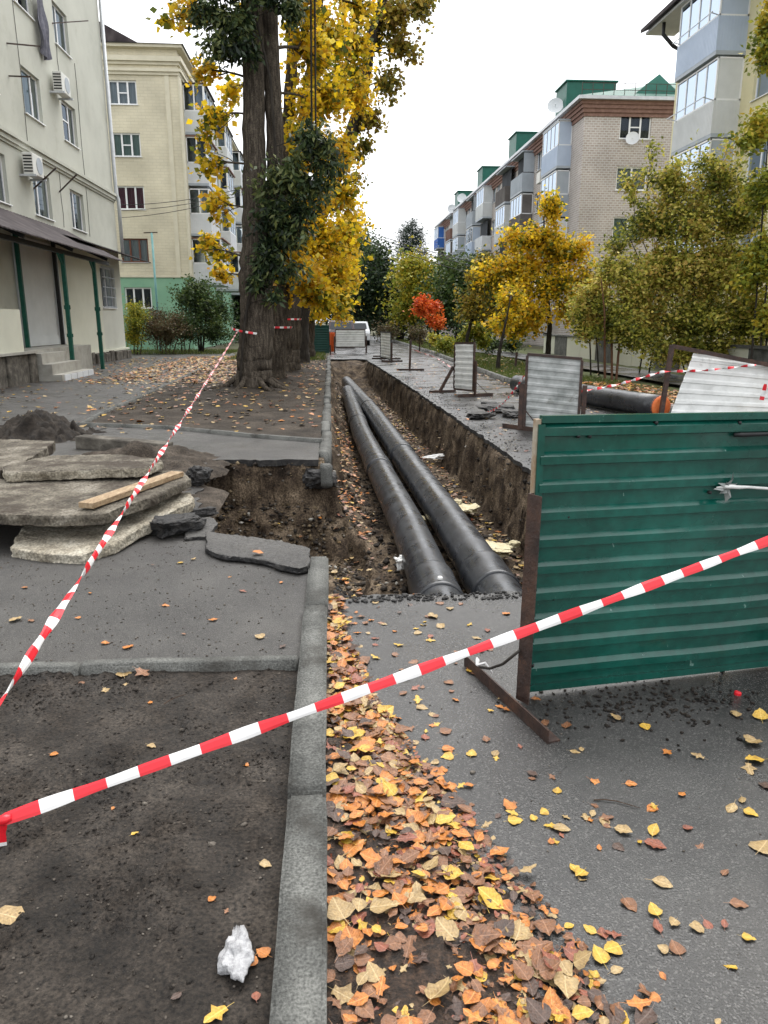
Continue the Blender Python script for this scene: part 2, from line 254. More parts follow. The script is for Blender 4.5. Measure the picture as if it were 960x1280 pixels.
# ------------------------------------------------------------------ mesh builder
def props(o, label=None, cat=None, group=None, kind=None):
    if label: o['label'] = label
    if cat: o['category'] = cat
    if group: o['group'] = group
    if kind: o['kind'] = kind
    return o
def thing(name, loc, label, cat, group=None):
    o = bpy.data.objects.new(name, None); COL.objects.link(o); o.location = tuple(float(x) for x in loc); o.empty_display_size = .1
    return props(o, label, cat, group)
def wloc(o):
    l = Vector((0, 0, 0))
    while o: l = l + o.location; o = o.parent
    return l
class MB:
    def __init__(s): s.v = []; s.f = []; s.m = []
    def add(s, vs, fs, mi=0):
        n = len(s.v); s.v += [tuple(float(c) for c in p) for p in vs]; s.f += [tuple(n + i for i in f) for f in fs]; s.m += [mi] * len(fs); return s
    def box(s, c, d, rot=None, mi=0):
        x, y, z = d[0] / 2, d[1] / 2, d[2] / 2
        P = [Vector(p) for p in ((-x, -y, -z), (x, -y, -z), (x, y, -z), (-x, y, -z), (-x, -y, z), (x, -y, z), (x, y, z), (-x, y, z))]
        if rot is not None: P = [rot @ p for p in P]
        return s.add([p + Vector(c) for p in P], [(3, 2, 1, 0), (4, 5, 6, 7), (0, 1, 5, 4), (1, 2, 6, 5), (2, 3, 7, 6), (3, 0, 4, 7)], mi)
    def span(s, a, b, mi=0):
        return s.box([(a[i] + b[i]) / 2 for i in range(3)], [abs(b[i] - a[i]) for i in range(3)], None, mi)
    def bar(s, p0, p1, wd, ht, up=(0, 0, 1), mi=0):
        p0, p1 = Vector(p0), Vector(p1); d = (p1 - p0); L = d.length; d.normalize(); u = Vector(up); sd_ = d.cross(u)
        if sd_.length < 1e-4: sd_ = d.cross(Vector((1, 0, 0)))
        sd_.normalize(); u = sd_.cross(d)
        return s.box((p0 + p1) / 2, (wd, L, ht), Matrix((sd_, d, u)).transposed(), mi)
    def tube(s, path, rad, seg=8, mi=0, cap=True, flat=None, twist=None, rough=0., seed=0):
        path = [Vector([float(c) for c in p]) for p in path]; n = len(path)
        if not hasattr(rad, '__len__'): rad = [rad] * n
        vs = []; ref = Vector((0, 0, 1)) if abs((path[-1] - path[0]).normalized().z) < .9 else Vector((1, 0, 0))
        for i, p in enumerate(path):
            t = (path[min(i + 1, n - 1)] - path[max(i - 1, 0)]); t = t.normalized() if t.length > 1e-9 else Vector((0, 0, 1))
            a = t.cross(ref); a = a.normalized() if a.length > 1e-6 else t.orthogonal().normalized(); b_ = a.cross(t)
            tw = twist[i] if twist is not None else 0
            for k in range(seg):
                th = 2 * math.pi * k / seg; ca, sa = math.cos(th), math.sin(th) * (flat if flat else 1)
                if tw: ca, sa = ca * math.cos(tw) - sa * math.sin(tw), ca * math.sin(tw) + sa * math.cos(tw)
                vs.append(p + (a * ca + b_ * sa) * rad[i])
        if rough:
            q = np.array([tuple(v) for v in vs]); dn = fbm(q * np.array([1, 1, .35]), 6., 3, seed) * rough
            for i in range(n):
                for k in range(seg):
                    j = i * seg + k; vs[j] = vs[j] + (vs[j] - path[i]) * float(dn[j])
        fs = [(i * seg + k, i * seg + (k + 1) % seg, (i + 1) * seg + (k + 1) % seg, (i + 1) * seg + k) for i in range(n - 1) for k in range(seg)]
        if cap: fs += [tuple(range(seg))[::-1], tuple((n - 1) * seg + k for k in range(seg))]
        return s.add(vs, fs, mi)
    def quad(s, a, b, c, d, mi=0): return s.add([a, b, c, d], [(0, 1, 2, 3)], mi)
    def build(s, name, mats, parent=None, base=None, smooth=False, bevel=0, kind=None):
        me = bpy.data.meshes.new(name); o0 = wloc(parent) if parent else Vector(base if base is not None else (0, 0, 0))
        me.from_pydata([(v[0] - o0.x, v[1] - o0.y, v[2] - o0.z) for v in s.v], [], s.f)
        if not isinstance(mats, (list, tuple)): mats = [mats]
        for m_ in mats: me.materials.append(m_)
        if len(mats) > 1: me.polygons.foreach_set('material_index', s.m)
        if bevel:
            bm = bmesh.new(); bm.from_mesh(me); bmesh.ops.bevel(bm, geom=bm.edges[:], offset=bevel, segments=2, affect='EDGES', profile=.5); bm.to_mesh(me); bm.free()
        if smooth: me.polygons.foreach_set('use_smooth', [True] * len(me.polygons))
        me.update()
        o = bpy.data.objects.new(name, me); COL.objects.link(o)
        if parent: o.parent = parent
        else: o.location = o0
        if kind: o['kind'] = kind
        return o
def fast_mesh(name, V, F, mats, rnd=None, vein=None, mi=None, parent=None, base=(0, 0, 0), smooth=False, kind=None):
    """numpy verts (n,3) and same-size faces (m,k)"""
    o0 = np.array(wloc(parent)) if parent else np.array(base, float)
    me = bpy.data.meshes.new(name); nv, (nf, k) = len(V), F.shape
    me.vertices.add(nv); me.vertices.foreach_set('co', (V - o0).astype(np.float32).ravel())
    me.loops.add(nf * k); me.loops.foreach_set('vertex_index', F.astype(np.int32).ravel())
    me.polygons.add(nf); me.polygons.foreach_set('loop_start', np.arange(0, nf * k, k, dtype=np.int32))
    if not isinstance(mats, (list, tuple)): mats = [mats]
    for m_ in mats: me.materials.append(m_)
    if mi is not None: me.polygons.foreach_set('material_index', mi.astype(np.int32))
    if rnd is not None:
        a = me.attributes.new('rnd', 'FLOAT', 'FACE'); a.data.foreach_set('value', rnd.astype(np.float32))
    if vein is not None: me.attributes.new('vein', 'FLOAT_VECTOR', 'POINT').data.foreach_set('vector', vein.astype(np.float32).ravel())
    if smooth: me.polygons.foreach_set('use_smooth', np.ones(nf, bool))
    me.update(calc_edges=True); me.validate()
    o = bpy.data.objects.new(name, me); COL.objects.link(o)
    if parent: o.parent = parent
    else: o.location = tuple(o0)
    if kind: o['kind'] = kind
    return o
def grid(name, xs, ys, zf, mats, kind='structure', disp=None, keep=None, smooth=True):
    X, Y = np.meshgrid(xs, ys); V = np.stack([X.ravel(), Y.ravel(), zf(X.ravel(), Y.ravel())], 1)
    if disp is not None: V = disp(V)
    nx, ny = len(xs), len(ys); i = (np.arange(ny - 1)[:, None] * nx + np.arange(nx - 1)[None, :]).ravel()
    F = np.stack([i, i + 1, i + nx + 1, i + nx], 1)
    if keep is not None:
        c = V[F].mean(1); F = F[keep(c)]
    return fast_mesh(name, V, F, mats, smooth=smooth, kind=kind)
def jag(poly, step=.08, amp=.02, seed=0, closed=True):
    """subdivide a 2-D outline and make it ragged; points given as (x, y) or (x, y, 1) where 1 keeps the edge that starts there straight"""
    out = []; n = len(poly)
    for i in range(n if closed else n - 1):
        a, b = poly[i], poly[(i + 1) % n]; L = math.hypot(b[0] - a[0], b[1] - a[1])
        if len(a) > 2 and a[2]: out.append((a[0], a[1])); continue
        k = max(1, int(L / step)); nx, ny = -(b[1] - a[1]) / max(L, 1e-6), (b[0] - a[0]) / max(L, 1e-6)
        for j in range(k):
            t = j / k; x, y = a[0] + (b[0] - a[0]) * t, a[1] + (b[1] - a[1]) * t
            d = float(fbm([[x * 1.0 + 3.1, y * 1.0, 0.7]], 5., 4, seed)[0]) * amp if j else 0
            out.append((x + nx * d, y + ny * d))
    return out
def plate(name, poly, z, thick, mats, tilt=None, parent=None, kind=None, rough=.0, seed=0, layers=3, base=None, top_noise=0.):
    """a flat body with a ragged outline; z top level, tilt=(dzdx, dzdy, x0, y0)"""
    bm = bmesh.new(); n = len(poly); rings = []
    for k in range(layers + 1):
        t = k / layers; ring = []
        for (x, y) in poly:
            zz = z - thick * t
            if tilt: zz += tilt[0] * (x - tilt[2]) + tilt[1] * (y - tilt[3])
            ring.append([x, y, zz])
        ring = np.array(ring)
        if rough:
            c = ring.mean(0); d = ring - c; d[:, 2] = 0; L = np.linalg.norm(d, axis=1, keepdims=True) + 1e-6
            nz = fbm(ring, 9., 4, seed)[:, None]
            ring += d / L * (nz * rough - (rough * 1.1 if k in (0, layers) else 0))
            if k == 0: ring[:, 2] -= rough * .25 * (1 + nz[:, 0])
        rings.append([bm.verts.new(p) for p in ring])
    top = bm.faces.new(rings[0]); bot = bm.faces.new(rings[-1][::-1]); top.material_index = 0
    for k in range(layers):
        for i in range(n):
            f = bm.faces.new((rings[k + 1][i], rings[k + 1][(i + 1) % n], rings[k][(i + 1) % n], rings[k][i])); f.material_index = 1 if isinstance(mats, (list, tuple)) and len(mats) > 1 else 0
    bmesh.ops.recalc_face_normals(bm, faces=bm.faces[:])
    if top.normal.z < 0: bmesh.ops.reverse_faces(bm, faces=bm.faces[:])
    bmesh.ops.triangulate(bm, faces=[top, bot])
    o0 = wloc(parent) if parent else Vector(base if base is not None else (0, 0, 0))
    bmesh.ops.translate(bm, verts=bm.verts[:], vec=-o0)
    me = bpy.data.meshes.new(name); bm.to_mesh(me); bm.free()
    for m_ in (mats if isinstance(mats, (list, tuple)) else [mats]): me.materials.append(m_)
    o = bpy.data.objects.new(name, me); COL.objects.link(o)
    if parent: o.parent = parent
    else: o.location = o0
    if kind: o['kind'] = kind
    return o
#@@SETTING
# ================================================================== SETTING
EX0, EX1, EY0, EY1 = -2.4, 3.2, 4.1, 36.5          # rectangle of the excavation sheet
b = MB(); BIG = 600; zg = -.08
for (x0, x1, y0, y1) in ((-BIG, EX0, -40, 1200), (EX1, BIG, -40, 1200), (EX0, EX1, -40, EY0), (EX0, EX1, EY1, 1200)):
    b.quad((x0, y0, zg), (x1, y0, zg), (x1, y1, zg), (x0, y1, zg))
b.build('ground', M['ground'], kind='structure')

XR = ([4.0, 8, 12, 16, 22, 30, 34, 40], [2.38, 2.31, 2.24, 2.17, 2.04, 1.8, 1.62, 1.5])
def xr(y): return np.interp(y, *XR)
def pit_left(y): return np.interp(y, [5.0, 5.68, 6.3, 8.8], [-.95, -1.0, -1.16, -1.52])
def pit_front(x): return np.interp(x, [-1.2, -1.0, -.1, .1], [5.75, 5.62, 5.02, 4.9])
def ex_depth(x, y):
    n = fbm(np.stack([x, y, x * 0], 1), 1.7, 4, 3); n2 = fbm(np.stack([x, y, x * 0 + 4], 1), 6, 4, 9)
    d_r = xr(y) - x + .05 * n + .03 * n2; d_l = x - .0 + .05 * n; d_n = y - 4.36 + .10 * n; d_f = 35.0 - y + .4 * n
    t = sstep(0, .17, d_r) * (.6 * sstep(-.03, .14, d_l) + .4 * sstep(.05, .5, d_l)) * (.45 * sstep(0, .22, d_n) + .55 * sstep(.1, 1.15, d_n)) * sstep(0, 4.5, d_f)
    zt = -.88 * t
    p_l = x - pit_left(y) + .05 * n; p_b = 8.78 - y + .07 * n + .04 * n2; p_f = y - pit_front(x) + .03 * n
    p = (.5 * sstep(0, .1, p_l) + .5 * sstep(0, .38, p_l)) * (.45 * sstep(0, .1, p_b) + .55 * sstep(.02, .55, p_b)) * sstep(0, .2, p_f) * sstep(.6, .3, x)
    zp = -1.0 * p
    z = np.minimum(zt, zp); base = np.where(x < -.09, .03, -.06)
    return z + base, np.clip(-z * 3, 0, 1)
def ex_z(x, y):
    z, m = ex_depth(x, y)
    q = np.stack([x, y, z], 1)
    return z + m * (.035 * fbm(q, 3.2, 4, 21) + .022 * fbm(q, 13, 3, 31))
def ex_disp(V):
    m = np.clip(-(V[:, 2] - .0) * 3, 0, 1)
    for ax, s in ((0, 41), (1, 51)):
        V[:, ax] += m * (.05 * fbm(V, 3.7, 3, s) + .03 * fbm(V, 14, 3, s + 5))
    return V
ys = [EY0]
while ys[-1] < EY1: ys.append(ys[-1] + .0042 * ys[-1])
ys[-1] = EY1
xs = np.concatenate([np.arange(EX0, -1.7, .08), np.arange(-1.7, 2.6, .02), np.arange(2.6, EX1 + .05, .1)]); xs[-1] = EX1
grid('trench', xs, np.array(ys), ex_z, M['trench_soil'], disp=ex_disp)

# --- road on the trench side of the kerb
lip = [(-.04, 4.34), (.25, 4.42), (.6, 4.36), (1.1, 4.42), (1.7, 4.34), (2.4, 4.42)]
right_edge = [(float(xr(y)) - .03, y) for y in (5, 6, 8, 10, 12, 14, 16, 19, 22, 26, 30, 34.4)]
poly = jag([(-.04, -3)] + lip + right_edge + [(1.2, 34.9), (.5, 34.7), (-.04, 34.9)], .07, .05, 5, closed=False) + [(-.04, 34.9), (-.04, 90), (5.6, 90), (5.35, 40), (5.15, 33), (4.84, 21), (5.25, 16.6), (6.3, 12.6), (8.5, 9), (13, 6), (13, -3)]
plate('road', poly[::-1], 0., .055, [M['asphalt'], M['bitumen']], kind='structure', layers=2)
# --- asphalt yard and path on the building side of the kerb
pit = [(-.165, 5.06, 0), (-.55, 5.32), (-.98, 5.66), (-1.15, 6.3), (-1.35, 7.4), (-1.5, 8.72), (-.9, 8.8), (-.16, 8.74)]
front = [G(x, y, .08)[:2] for x, y in ((404, 553), (320, 547), (210, 536), (100, 532))]
left = [G(x, y, .08)[:2] for x, y in ((127, 517), (173, 498), (213, 480), (250, 462))]
poly = [(-.165, 3.36)] + jag(pit, .06, .06, 8, closed=False) + [(-.16, 8.74), (-.16, 10.0)] + [tuple(p) for p in front] + [tuple(p) for p in left] + [(-4.6, 33), (-4.6, 38), (-6, 44), (-14, 44), (-14, 3.36)]
plate('yard_asphalt', poly[::-1], .08, .075, [M['asphalt_path'], M['bitumen']], kind='structure', layers=2)
# --- bare soil bed enclosed by the kerbs beside the camera
def soil_z(x, y):
    q = np.stack([x, y, x * 0], 1)
    pl_ = sstep(-.25, .45, fbm(q, 3.2, 3, 25)); a_ = fbm(q, 17, 3, 12); c_ = fbm(q, 40, 2, 18)
    return .056 + .014 * fbm(q, 1.8, 3, 2) + pl_ * (.014 * np.maximum(-.2, a_) + .014 * np.maximum(-.1, c_)) + .0025 * c_ - .012 * sstep(-.3, -.17, x)
xs = np.concatenate([np.arange(-5, -2.2, .12), np.arange(-2.2, -.155, .0115)]); ysn = np.concatenate([np.arange(-1.5, .9, .15), np.arange(.9, 3.305, .0135)])
grid('soil_bed', xs, ysn, soil_z, M['soil'])
# --- tree strip
def strip_z(x, y):
    q = np.stack([x, y, x * 0], 1)
    z = .075 + .03 * fbm(q, .7, 3, 4) + .02 * fbm(q, 4, 3, 14)
    for tx, ty, r in ((-1.85, 18.25, 1.5), (-1.42, 21.2, 1.0), (-1.3, 24.8, 1.0), (-1.2, 29.3, 1.0)):
        z = z + .13 * np.exp(-((x - tx) ** 2 + (y - ty) ** 2) / (r * r * .5))
    return z
def strip_keep(c):
    xl = np.interp(c[:, 1], [9, 11.98, 13.57, 16.28, 20.1, 26.2, 33, 50], [-3.9, -3.9, -4.03, -4.05, -4.15, -4.39, -4.6, -4.6])
    yf = np.interp(c[:, 0], [-3.82, -2.46, -1.05, -.1], [11.98, 11.52, 10.53, 10.03])
    return (c[:, 0] > xl) & (c[:, 1] > yf)
grid('tree_strip', np.arange(-4.7, -.11, .05), np.concatenate([np.arange(9.9, 22, .06), np.arange(22, 46, .2)]), strip_z, M['soil_strip'], keep=strip_keep)
# --- right verge, sidewalk
def verge_z(x, y): return .05 + .03 * fbm(np.stack([x, y, x * 0], 1), .8, 3, 6)
def verge_keep(c): return c[:, 0] > np.interp(c[:, 1], [6, 9, 12.6, 16.6, 21, 33, 40, 90], [13, 8.6, 6.4, 5.35, 4.95, 5.25, 5.45, 5.7])
grid('verge', np.arange(4.8, 12.6, .15), np.arange(8, 80, .3), verge_z, M['grass_soil'], keep=verge_keep)
b = MB()
for (a, c) in (((8.7, 10), (8.5, 24)), ((8.5, 24), (7.5, 40)), ((7.5, 40), (7.4, 80))):
    b.quad((a[0], a[1], .13), (a[0] + 1.7, a[1], .13), (c[0] + 1.7, c[1], .13), (c[0], c[1], .13))
b.build('sidewalk', M['asphalt'], kind='structure')

# --- kerbs: every stone is a piece of its own
def stone(parent, c, d, rz=0, rx=0, ry=0, seed=0, m=None, bev=.012, rough=.004):
    me = bpy.data.meshes.new('kerb_stone'); bm = bmesh.new(); bmesh.ops.create_cube(bm, size=1)
    bmesh.ops.scale(bm, vec=d, verts=bm.verts[:]); bmesh.ops.bevel(bm, geom=bm.edges[:], offset=bev, segments=2, affect='EDGES')
    k = max(2, int(max(d) / .09)); bmesh.ops.subdivide_edges(bm, edges=[e for e in bm.edges if e.calc_length() > max(d) * .6], cuts=k, use_grid_fill=True)
    P = np.array([v.co[:] for v in bm.verts]); n = fbm(P + seed * 3.7, 7, 3, seed); n3 = fbm(P + seed * 1.3, 2.2, 2, seed + 4)
    for v, a, e in zip(bm.verts, n, n3): v.co += v.co.normalized() * 0 + Vector((a, 0, a)) * rough * .8 + Vector((e * .3, 0, e)) * rough
    for f in bm.faces: f.smooth = True
    bm.to_mesh(me); bm.free(); me.materials.append(m or M['kerb'])
    o = bpy.data.objects.new('kerb_stone', me); COL.objects.link(o); o.parent = parent
    o.location = Vector(c) - wloc(parent); o.rotation_euler = (rx, ry, rz); return o
def kerb(name):
    o = bpy.data.objects.new(name, None); COL.objects.link(o); o['kind'] = 'structure'; return o
K = kerb('kerb')
for i, (y0, y1) in enumerate(((-1.2, .5), (.5, 2.225), (2.232, 3.935), (3.95, 4.86))):
    stone(K, (-.103 + (.003 if i % 2 else -.003), (y0 + y1) / 2, -.03 + .004 * (i % 3)), (.128, y1 - y0, .3), seed=i)
y = 8.42; stone(K, (-.07, 8.62, -.08), (.13, .36, .26), rz=.05, rx=-.12, seed=9)
y = 9.15; i = 20
while y < 36:
    L = random.choice((1.0, 1.0, .98, .55, 1.0)); dz = random.uniform(-.03, .0)
    stone(K, (-.075 + random.uniform(-.025, .025), y + L / 2, -.045 + dz), (.135, L - .012, .3), rz=random.uniform(-.03, .03), rx=random.uniform(-.02, .02), ry=random.uniform(-.06, .06), seed=i); y += L; i += 1
K2 = kerb('garden_kerb')
x = -.172
for i, L in enumerate((1.02, .99, 1.0, 1.0, 1.0)):
    stone(K2, (x - L / 2, 3.325 + .01 * i + random.uniform(-.004, .004), .0), (L - .008, .075, .2), rz=-.02, seed=40 + i, bev=.008); x -= L
K3 = kerb('strip_kerb'); pts = [tuple(p) for p in front]
for i in range(3):
    a, c = Vector((*pts[i], 0)), Vector((*pts[i + 1], 0)); n = max(1, round((c - a).length)); 
    for k in range(n):
        p = a + (c - a) * ((k + .5) / n); stone(K3, (p.x, p.y, .03), ((c - a).length / n - .01, .09, .2), rz=math.atan2(c.y - a.y, c.x - a.x), rx=random.uniform(-.04, .04), seed=60 + i * 5 + k, bev=.008)
pts = [pts[-1]] + [tuple(p) for p in left]
for i in range(4):
    a, c = Vector((*pts[i], 0)), Vector((*pts[i + 1], 0)); n = max(1, round((c - a).length))
    for k in range(n):
        p = a + (c - a) * ((k + .5) / n); stone(K3, (p.x, p.y, .02), ((c - a).length / n - .02, .09, .2), rz=math.atan2(c.y - a.y, c.x - a.x) + random.uniform(-.03, .03), seed=80 + i * 9 + k, bev=.008)
K4 = kerb('road_kerb')
RK = [(13, 6.1), (8.6, 9.1), (6.38, 12.7), (5.33, 16.7), (4.92, 21), (5.23, 33), (5.43, 40), (5.68, 90)]
for i in range(1, len(RK) - 1):
    a, c = Vector((*RK[i], 0)), Vector((*RK[i + 1], 0)); n = max(1, int((c - a).length))
    if i == 6: n = 12
    for k in range(n):
        p = a + (c - a) * ((k + .5) / n); stone(K4, (p.x, p.y, -.02), ((c - a).length / n - .015, .15, .3), rz=math.atan2(c.y - a.y, c.x - a.x), seed=120 + i * 30 + k, rough=.003)

# ================================================================== BUILDINGS
def facade(b_, org, u, L, H, holes, depth=.18, mi=0, nrm=None):
    """wall face with real openings and reveals; org lower corner, u unit direction, holes (u0,u1,z0,z1)"""
    org = Vector(org); u = Vector(u); n = Vector(nrm)
    us = sorted({0., L, *[h[0] for h in holes], *[h[1] for h in holes]}); zs = sorted({0., H, *[h[2] for h in holes], *[h[3] for h in holes]})
    P = lambda a, z, d=0: org + u * a + Vector((0, 0, z)) - n * d
    for i in range(len(us) - 1):
        for j in range(len(zs) - 1):
            cu, cz = (us[i] + us[i + 1]) / 2, (zs[j] + zs[j + 1]) / 2
            if any(h[0] < cu < h[1] and h[2] < cz < h[3] for h in holes): continue
            b_.quad(P(us[i], zs[j]), P(us[i + 1], zs[j]), P(us[i + 1], zs[j + 1]), P(us[i], zs[j + 1]), mi)
    for (a, c, z0, z1) in holes:
        for (p, q) in (((a, z0), (c, z0)), ((c, z0), (c, z1)), ((c, z1), (a, z1)), ((a, z1), (a, z0))):
            b_.quad(P(*p), P(*q), P(*q, depth), P(*p, depth), mi)
def window(parent, org, u, nrm, hole, split=(.5,), transom=None, fm='white', curtain='room', depth=.16, sill=True, fw=.06, cur_w=1.):
    org = Vector(org); u = Vector(u); n = Vector(nrm); a, c, z0, z1 = hole
    P = lambda s, z, d: org + u * s + Vector((0, 0, z)) - n * d
    f = MB(); up = Vector((0, 0, 1)); fd = .06
    def bar_(s0, s1, za, zb):
        f.bar(P((s0 + s1) / 2, za, depth - .03), P((s0 + s1) / 2, zb, depth - .03), abs(s1 - s0), fd, up=n)
    bar_(a, a + fw, z0, z1); bar_(c - fw, c, z0, z1)
    for s in split: m_ = a + (c - a) * s; bar_(m_ - fw * .6, m_ + fw * .6, z0 + fw, z1 - fw)
    f.bar(P(a + fw, z0 + fw / 2, depth - .03), P(c - fw, z0 + fw / 2, depth - .03), fd, fw); f.bar(P(a + fw, z1 - fw / 2, depth - .03), P(c - fw, z1 - fw / 2, depth - .03), fd, fw)
    if transom:
        s0, s1, zz = transom; f.bar(P(a + (c - a) * s0 + fw * .6, z0 + (z1 - z0) * zz, depth - .03), P(a + (c - a) * s1 - fw * .6, z0 + (z1 - z0) * zz, depth - .03), fd * .9, fw * .8)
    wo = f.build('window', M[fm], parent)
    edges = [0, *split, 1]
    for k in range(len(edges) - 1):
        s0, s1 = a + (c - a) * edges[k] + fw * .5, a + (c - a) * edges[k + 1] - fw * .5; g_ = MB(); dd = depth - .03
        g_.quad(P(s0, z0 + fw * .8, dd), P(s1, z0 + fw * .8, dd), P(s1, z1 - fw * .8, dd), P(s0, z1 - fw * .8, dd)); g_.build('pane', M['glass'], wo)
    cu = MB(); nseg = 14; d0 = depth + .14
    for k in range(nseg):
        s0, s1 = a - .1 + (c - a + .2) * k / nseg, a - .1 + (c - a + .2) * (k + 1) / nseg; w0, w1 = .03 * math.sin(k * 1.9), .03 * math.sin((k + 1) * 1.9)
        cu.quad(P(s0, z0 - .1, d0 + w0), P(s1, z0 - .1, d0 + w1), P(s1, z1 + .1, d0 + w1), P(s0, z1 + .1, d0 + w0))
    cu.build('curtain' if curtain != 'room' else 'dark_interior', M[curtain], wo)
    if sill:
        s_ = MB(); s_.bar(P(a - .06, z0 - .015, -.02 + .03), P(c + .06, z0 - .015, -.02 + .03), .14, .03); s_.build('sill', M['white' if fm == 'white' else 'zinc'], wo)
    return wo
UX, UY = (1, 0, 0), (0, 1, 0); NX, NXm, NYm = (1, 0, 0), (-1, 0, 0), (0, -1, 0)
curt = ['room', 'curtain', 'room', 'room', 'curtain', 'curtain_green']

# --- grey-cream block with the porch (facade plane X=-9.1)
B1 = thing('apartment_block', (-9.1, 30, 0), 'grey cream plastered apartment block with a tin porch canopy on green posts', 'building')
X1, Y0, Y1, H1 = -9.1, 10., 35.1, 16.2
wins = [(yc - .75, yc + .75, zs_, zs_ + 1.32) for yc in (12.6, 16.1, 19.6, 23.05, 26.55, 30.05) for zs_ in (4.9, 7.8, 10.8, 13.65)] + [(32.15, 34.0, 2.2, 3.82)]
b = MB(); facade(b, (X1, Y0, 0), UY, Y1 - Y0, H1, [(a - Y0, c - Y0, z0, z1) for a, c, z0, z1 in wins], nrm=NX)
b.quad((X1, Y1, 0), (X1 - 12, Y1, 0), (X1 - 12, Y1, H1), (X1, Y1, H1)); b.quad((X1 - 12, Y0, 0), (X1, Y0, 0), (X1, Y0, H1), (X1 - 12, Y0, H1)); b.quad((X1, Y0, H1), (X1, Y1, H1), (X1 - 12, Y1, H1), (X1 - 12, Y0, H1))
b.build('wall', M['w_cream'], B1)
for k, (a, c, z0, z1) in enumerate(wins[:-1]):
    if c < 18: continue
    window(B1, (X1, 0, 0), UY, NX, (a, c, z0, z1), split=(.62,) if k % 2 else (.4,), transom=(0, .62, .55) if k % 3 == 0 else None, curtain=curt[k % 6])
wo = window(B1, (X1, 0, 0), UY, NX, wins[-1], split=(.5,), curtain='room')
g_ = MB()
for k in range(12): yy = 32.17 + 1.81 * k / 11; g_.bar((X1 + .04, yy, 2.2), (X1 + .04, yy, 3.82), .018, .018)
for k in range(5): zz = 2.24 + 1.54 * k / 4; g_.bar((X1 + .055, 32.15, zz), (X1 + .055, 34.0, zz), .02, .035)
g_.build('window_grille', M['bal_grey'], wo)
b = MB()
for (z0, z1, d) in ((6.58, 6.66, .05), (6.66, 6.8, .1), (6.8, 6.9, .16)): b.span((X1, Y0, z0), (X1 + d, Y1 + .05, z1))
b.build('string_course', M['w_cream'], B1)
b = MB(); b.span((X1, Y0, H1 - .4), (X1 + .35, Y1 + .3, H1)); b.build('cornice', M['w_cream'], B1)
b = MB(); b.tube([(X1 + .13, Y1 - .05, 16), (X1 + .13, Y1 - .05, 6.95), (X1 + .2, Y1 - .02, 6.7), (X1 + .2, Y1 - .02, 4.35)], .075, 10); b.build('drainpipe', M['zinc'], B1, smooth=True)
# stone plinth: single blocks
yy = 26.6; k = 0
while yy < 35.2:
    L = random.uniform(.35, .75); b = MB(); hh = random.uniform(.42, .52)
    b.span((X1 - .1, yy, -.05), (X1 + random.uniform(.14, .24), min(yy + L - .03, 35.3), hh)); o = b.build('plinth_stone', M['stone_dark'], B1, bevel=.04); yy += L
b = MB(); b.span((X1, 26.6, .46), (X1 + .12, 35.25, .53)); b.build('plinth_cap', M['w_low'], B1)
b = MB(); b.span((X1, 27.3, .53), (X1 + .03, 31.9, 3.95)); b.build('plaster_panel', M['w_low'], B1)
# porch
b = MB(); b.span((X1, 23.6, .92), (X1 + .05, 27.2, 4.1)); b.build('entrance_panel', M['bal_pale'], B1)
b = MB(); b.span((X1 + .05, 23.6, .92), (X1 + .09, 27.15, 1.2)); b.build('kick_board', M['bal_pale'], B1)
b = MB(); b.span((X1, 20, .0), (-8.02, 26.5, .9)); b.build('porch_floor', M['tile'], B1)
for k in range(3):
    b = MB(); b.span((-8.0, 21.2 + .02 * k, 0), (-7.98 + .25 * (3 - k) - .02, 24.0 - .35 * k, .28 * (k + 1) - .03), 0); b.build('step', M['tile'], B1)
for k in range(5):
    b = MB(); yy = 21.4 + .52 * k; b.span((-7.26, yy, .03), (-7.235, yy + .46, .24)); b.build('step_tile', M['white_wall'], B1)
b = MB(); b.span((-8.1, 17.5, .9), (-7.9, 20.5, 1.95)); b.build('porch_wall', M['w_low'], B1)
yy = 17.5
while yy < 21.0:
    L = random.uniform(.6, .9); b = MB(); b.span((-8.15, yy, -.05), (-7.86 + random.uniform(-.03, .04), min(yy + L - .03, 21.15), .84)); b.build('plinth_stone', M['stone_dark'], B1, bevel=.05); yy += L
b = MB(); b.span((-8.2, 17.5, .84), (-7.78, 21.2, .9)); b.build('porch_ledge', M['tile'], B1)
b = MB()
nn = 60
for sh, (ya, yb, xo, zi, zo) in enumerate(((16, 28.6, -7.25, 4.72, 3.72), (25.8, 35.9, -7.9, 4.55, 4.2))):
    n = int((yb - ya) / .12); V = []
    for i in range(n + 1):
        yy = ya + (yb - ya) * i / n; dz = .012 * (i % 2)
        V += [(X1 + .0, yy, zi + dz), ((X1 + xo) / 2, yy, (zi + zo) / 2 + dz - .02), (xo, yy, zo + dz), (xo, yy, zo + dz - .03), ((X1 + xo) / 2, yy, (zi + zo) / 2 - .05), (X1, yy, zi - .03)]
    F = [(6 * i + j, 6 * i + 6 + j, 6 * i + 6 + (j + 1) % 6, 6 * i + (j + 1) % 6) for i in range(n) for j in range(6)]
    bb = MB().add(V, F); bb.build('canopy_sheet', M['roof_brown'], B1)
b.bar((-7.75, 16, 3.62), (-7.75, 28.4, 3.62), .1, .12); b.bar((X1 + .1, 16, 4.4), (X1 + .1, 28.5, 4.4), .1, .14); b.build('canopy_beam', M['black'], B1)
for yy in (16.5, 20, 23.6, 27.1):
    b = MB(); b.bar((X1 + .1, yy, 4.4), (-7.4, yy, 3.66), .06, .1); b.build('canopy_rafter', M['black'], B1)
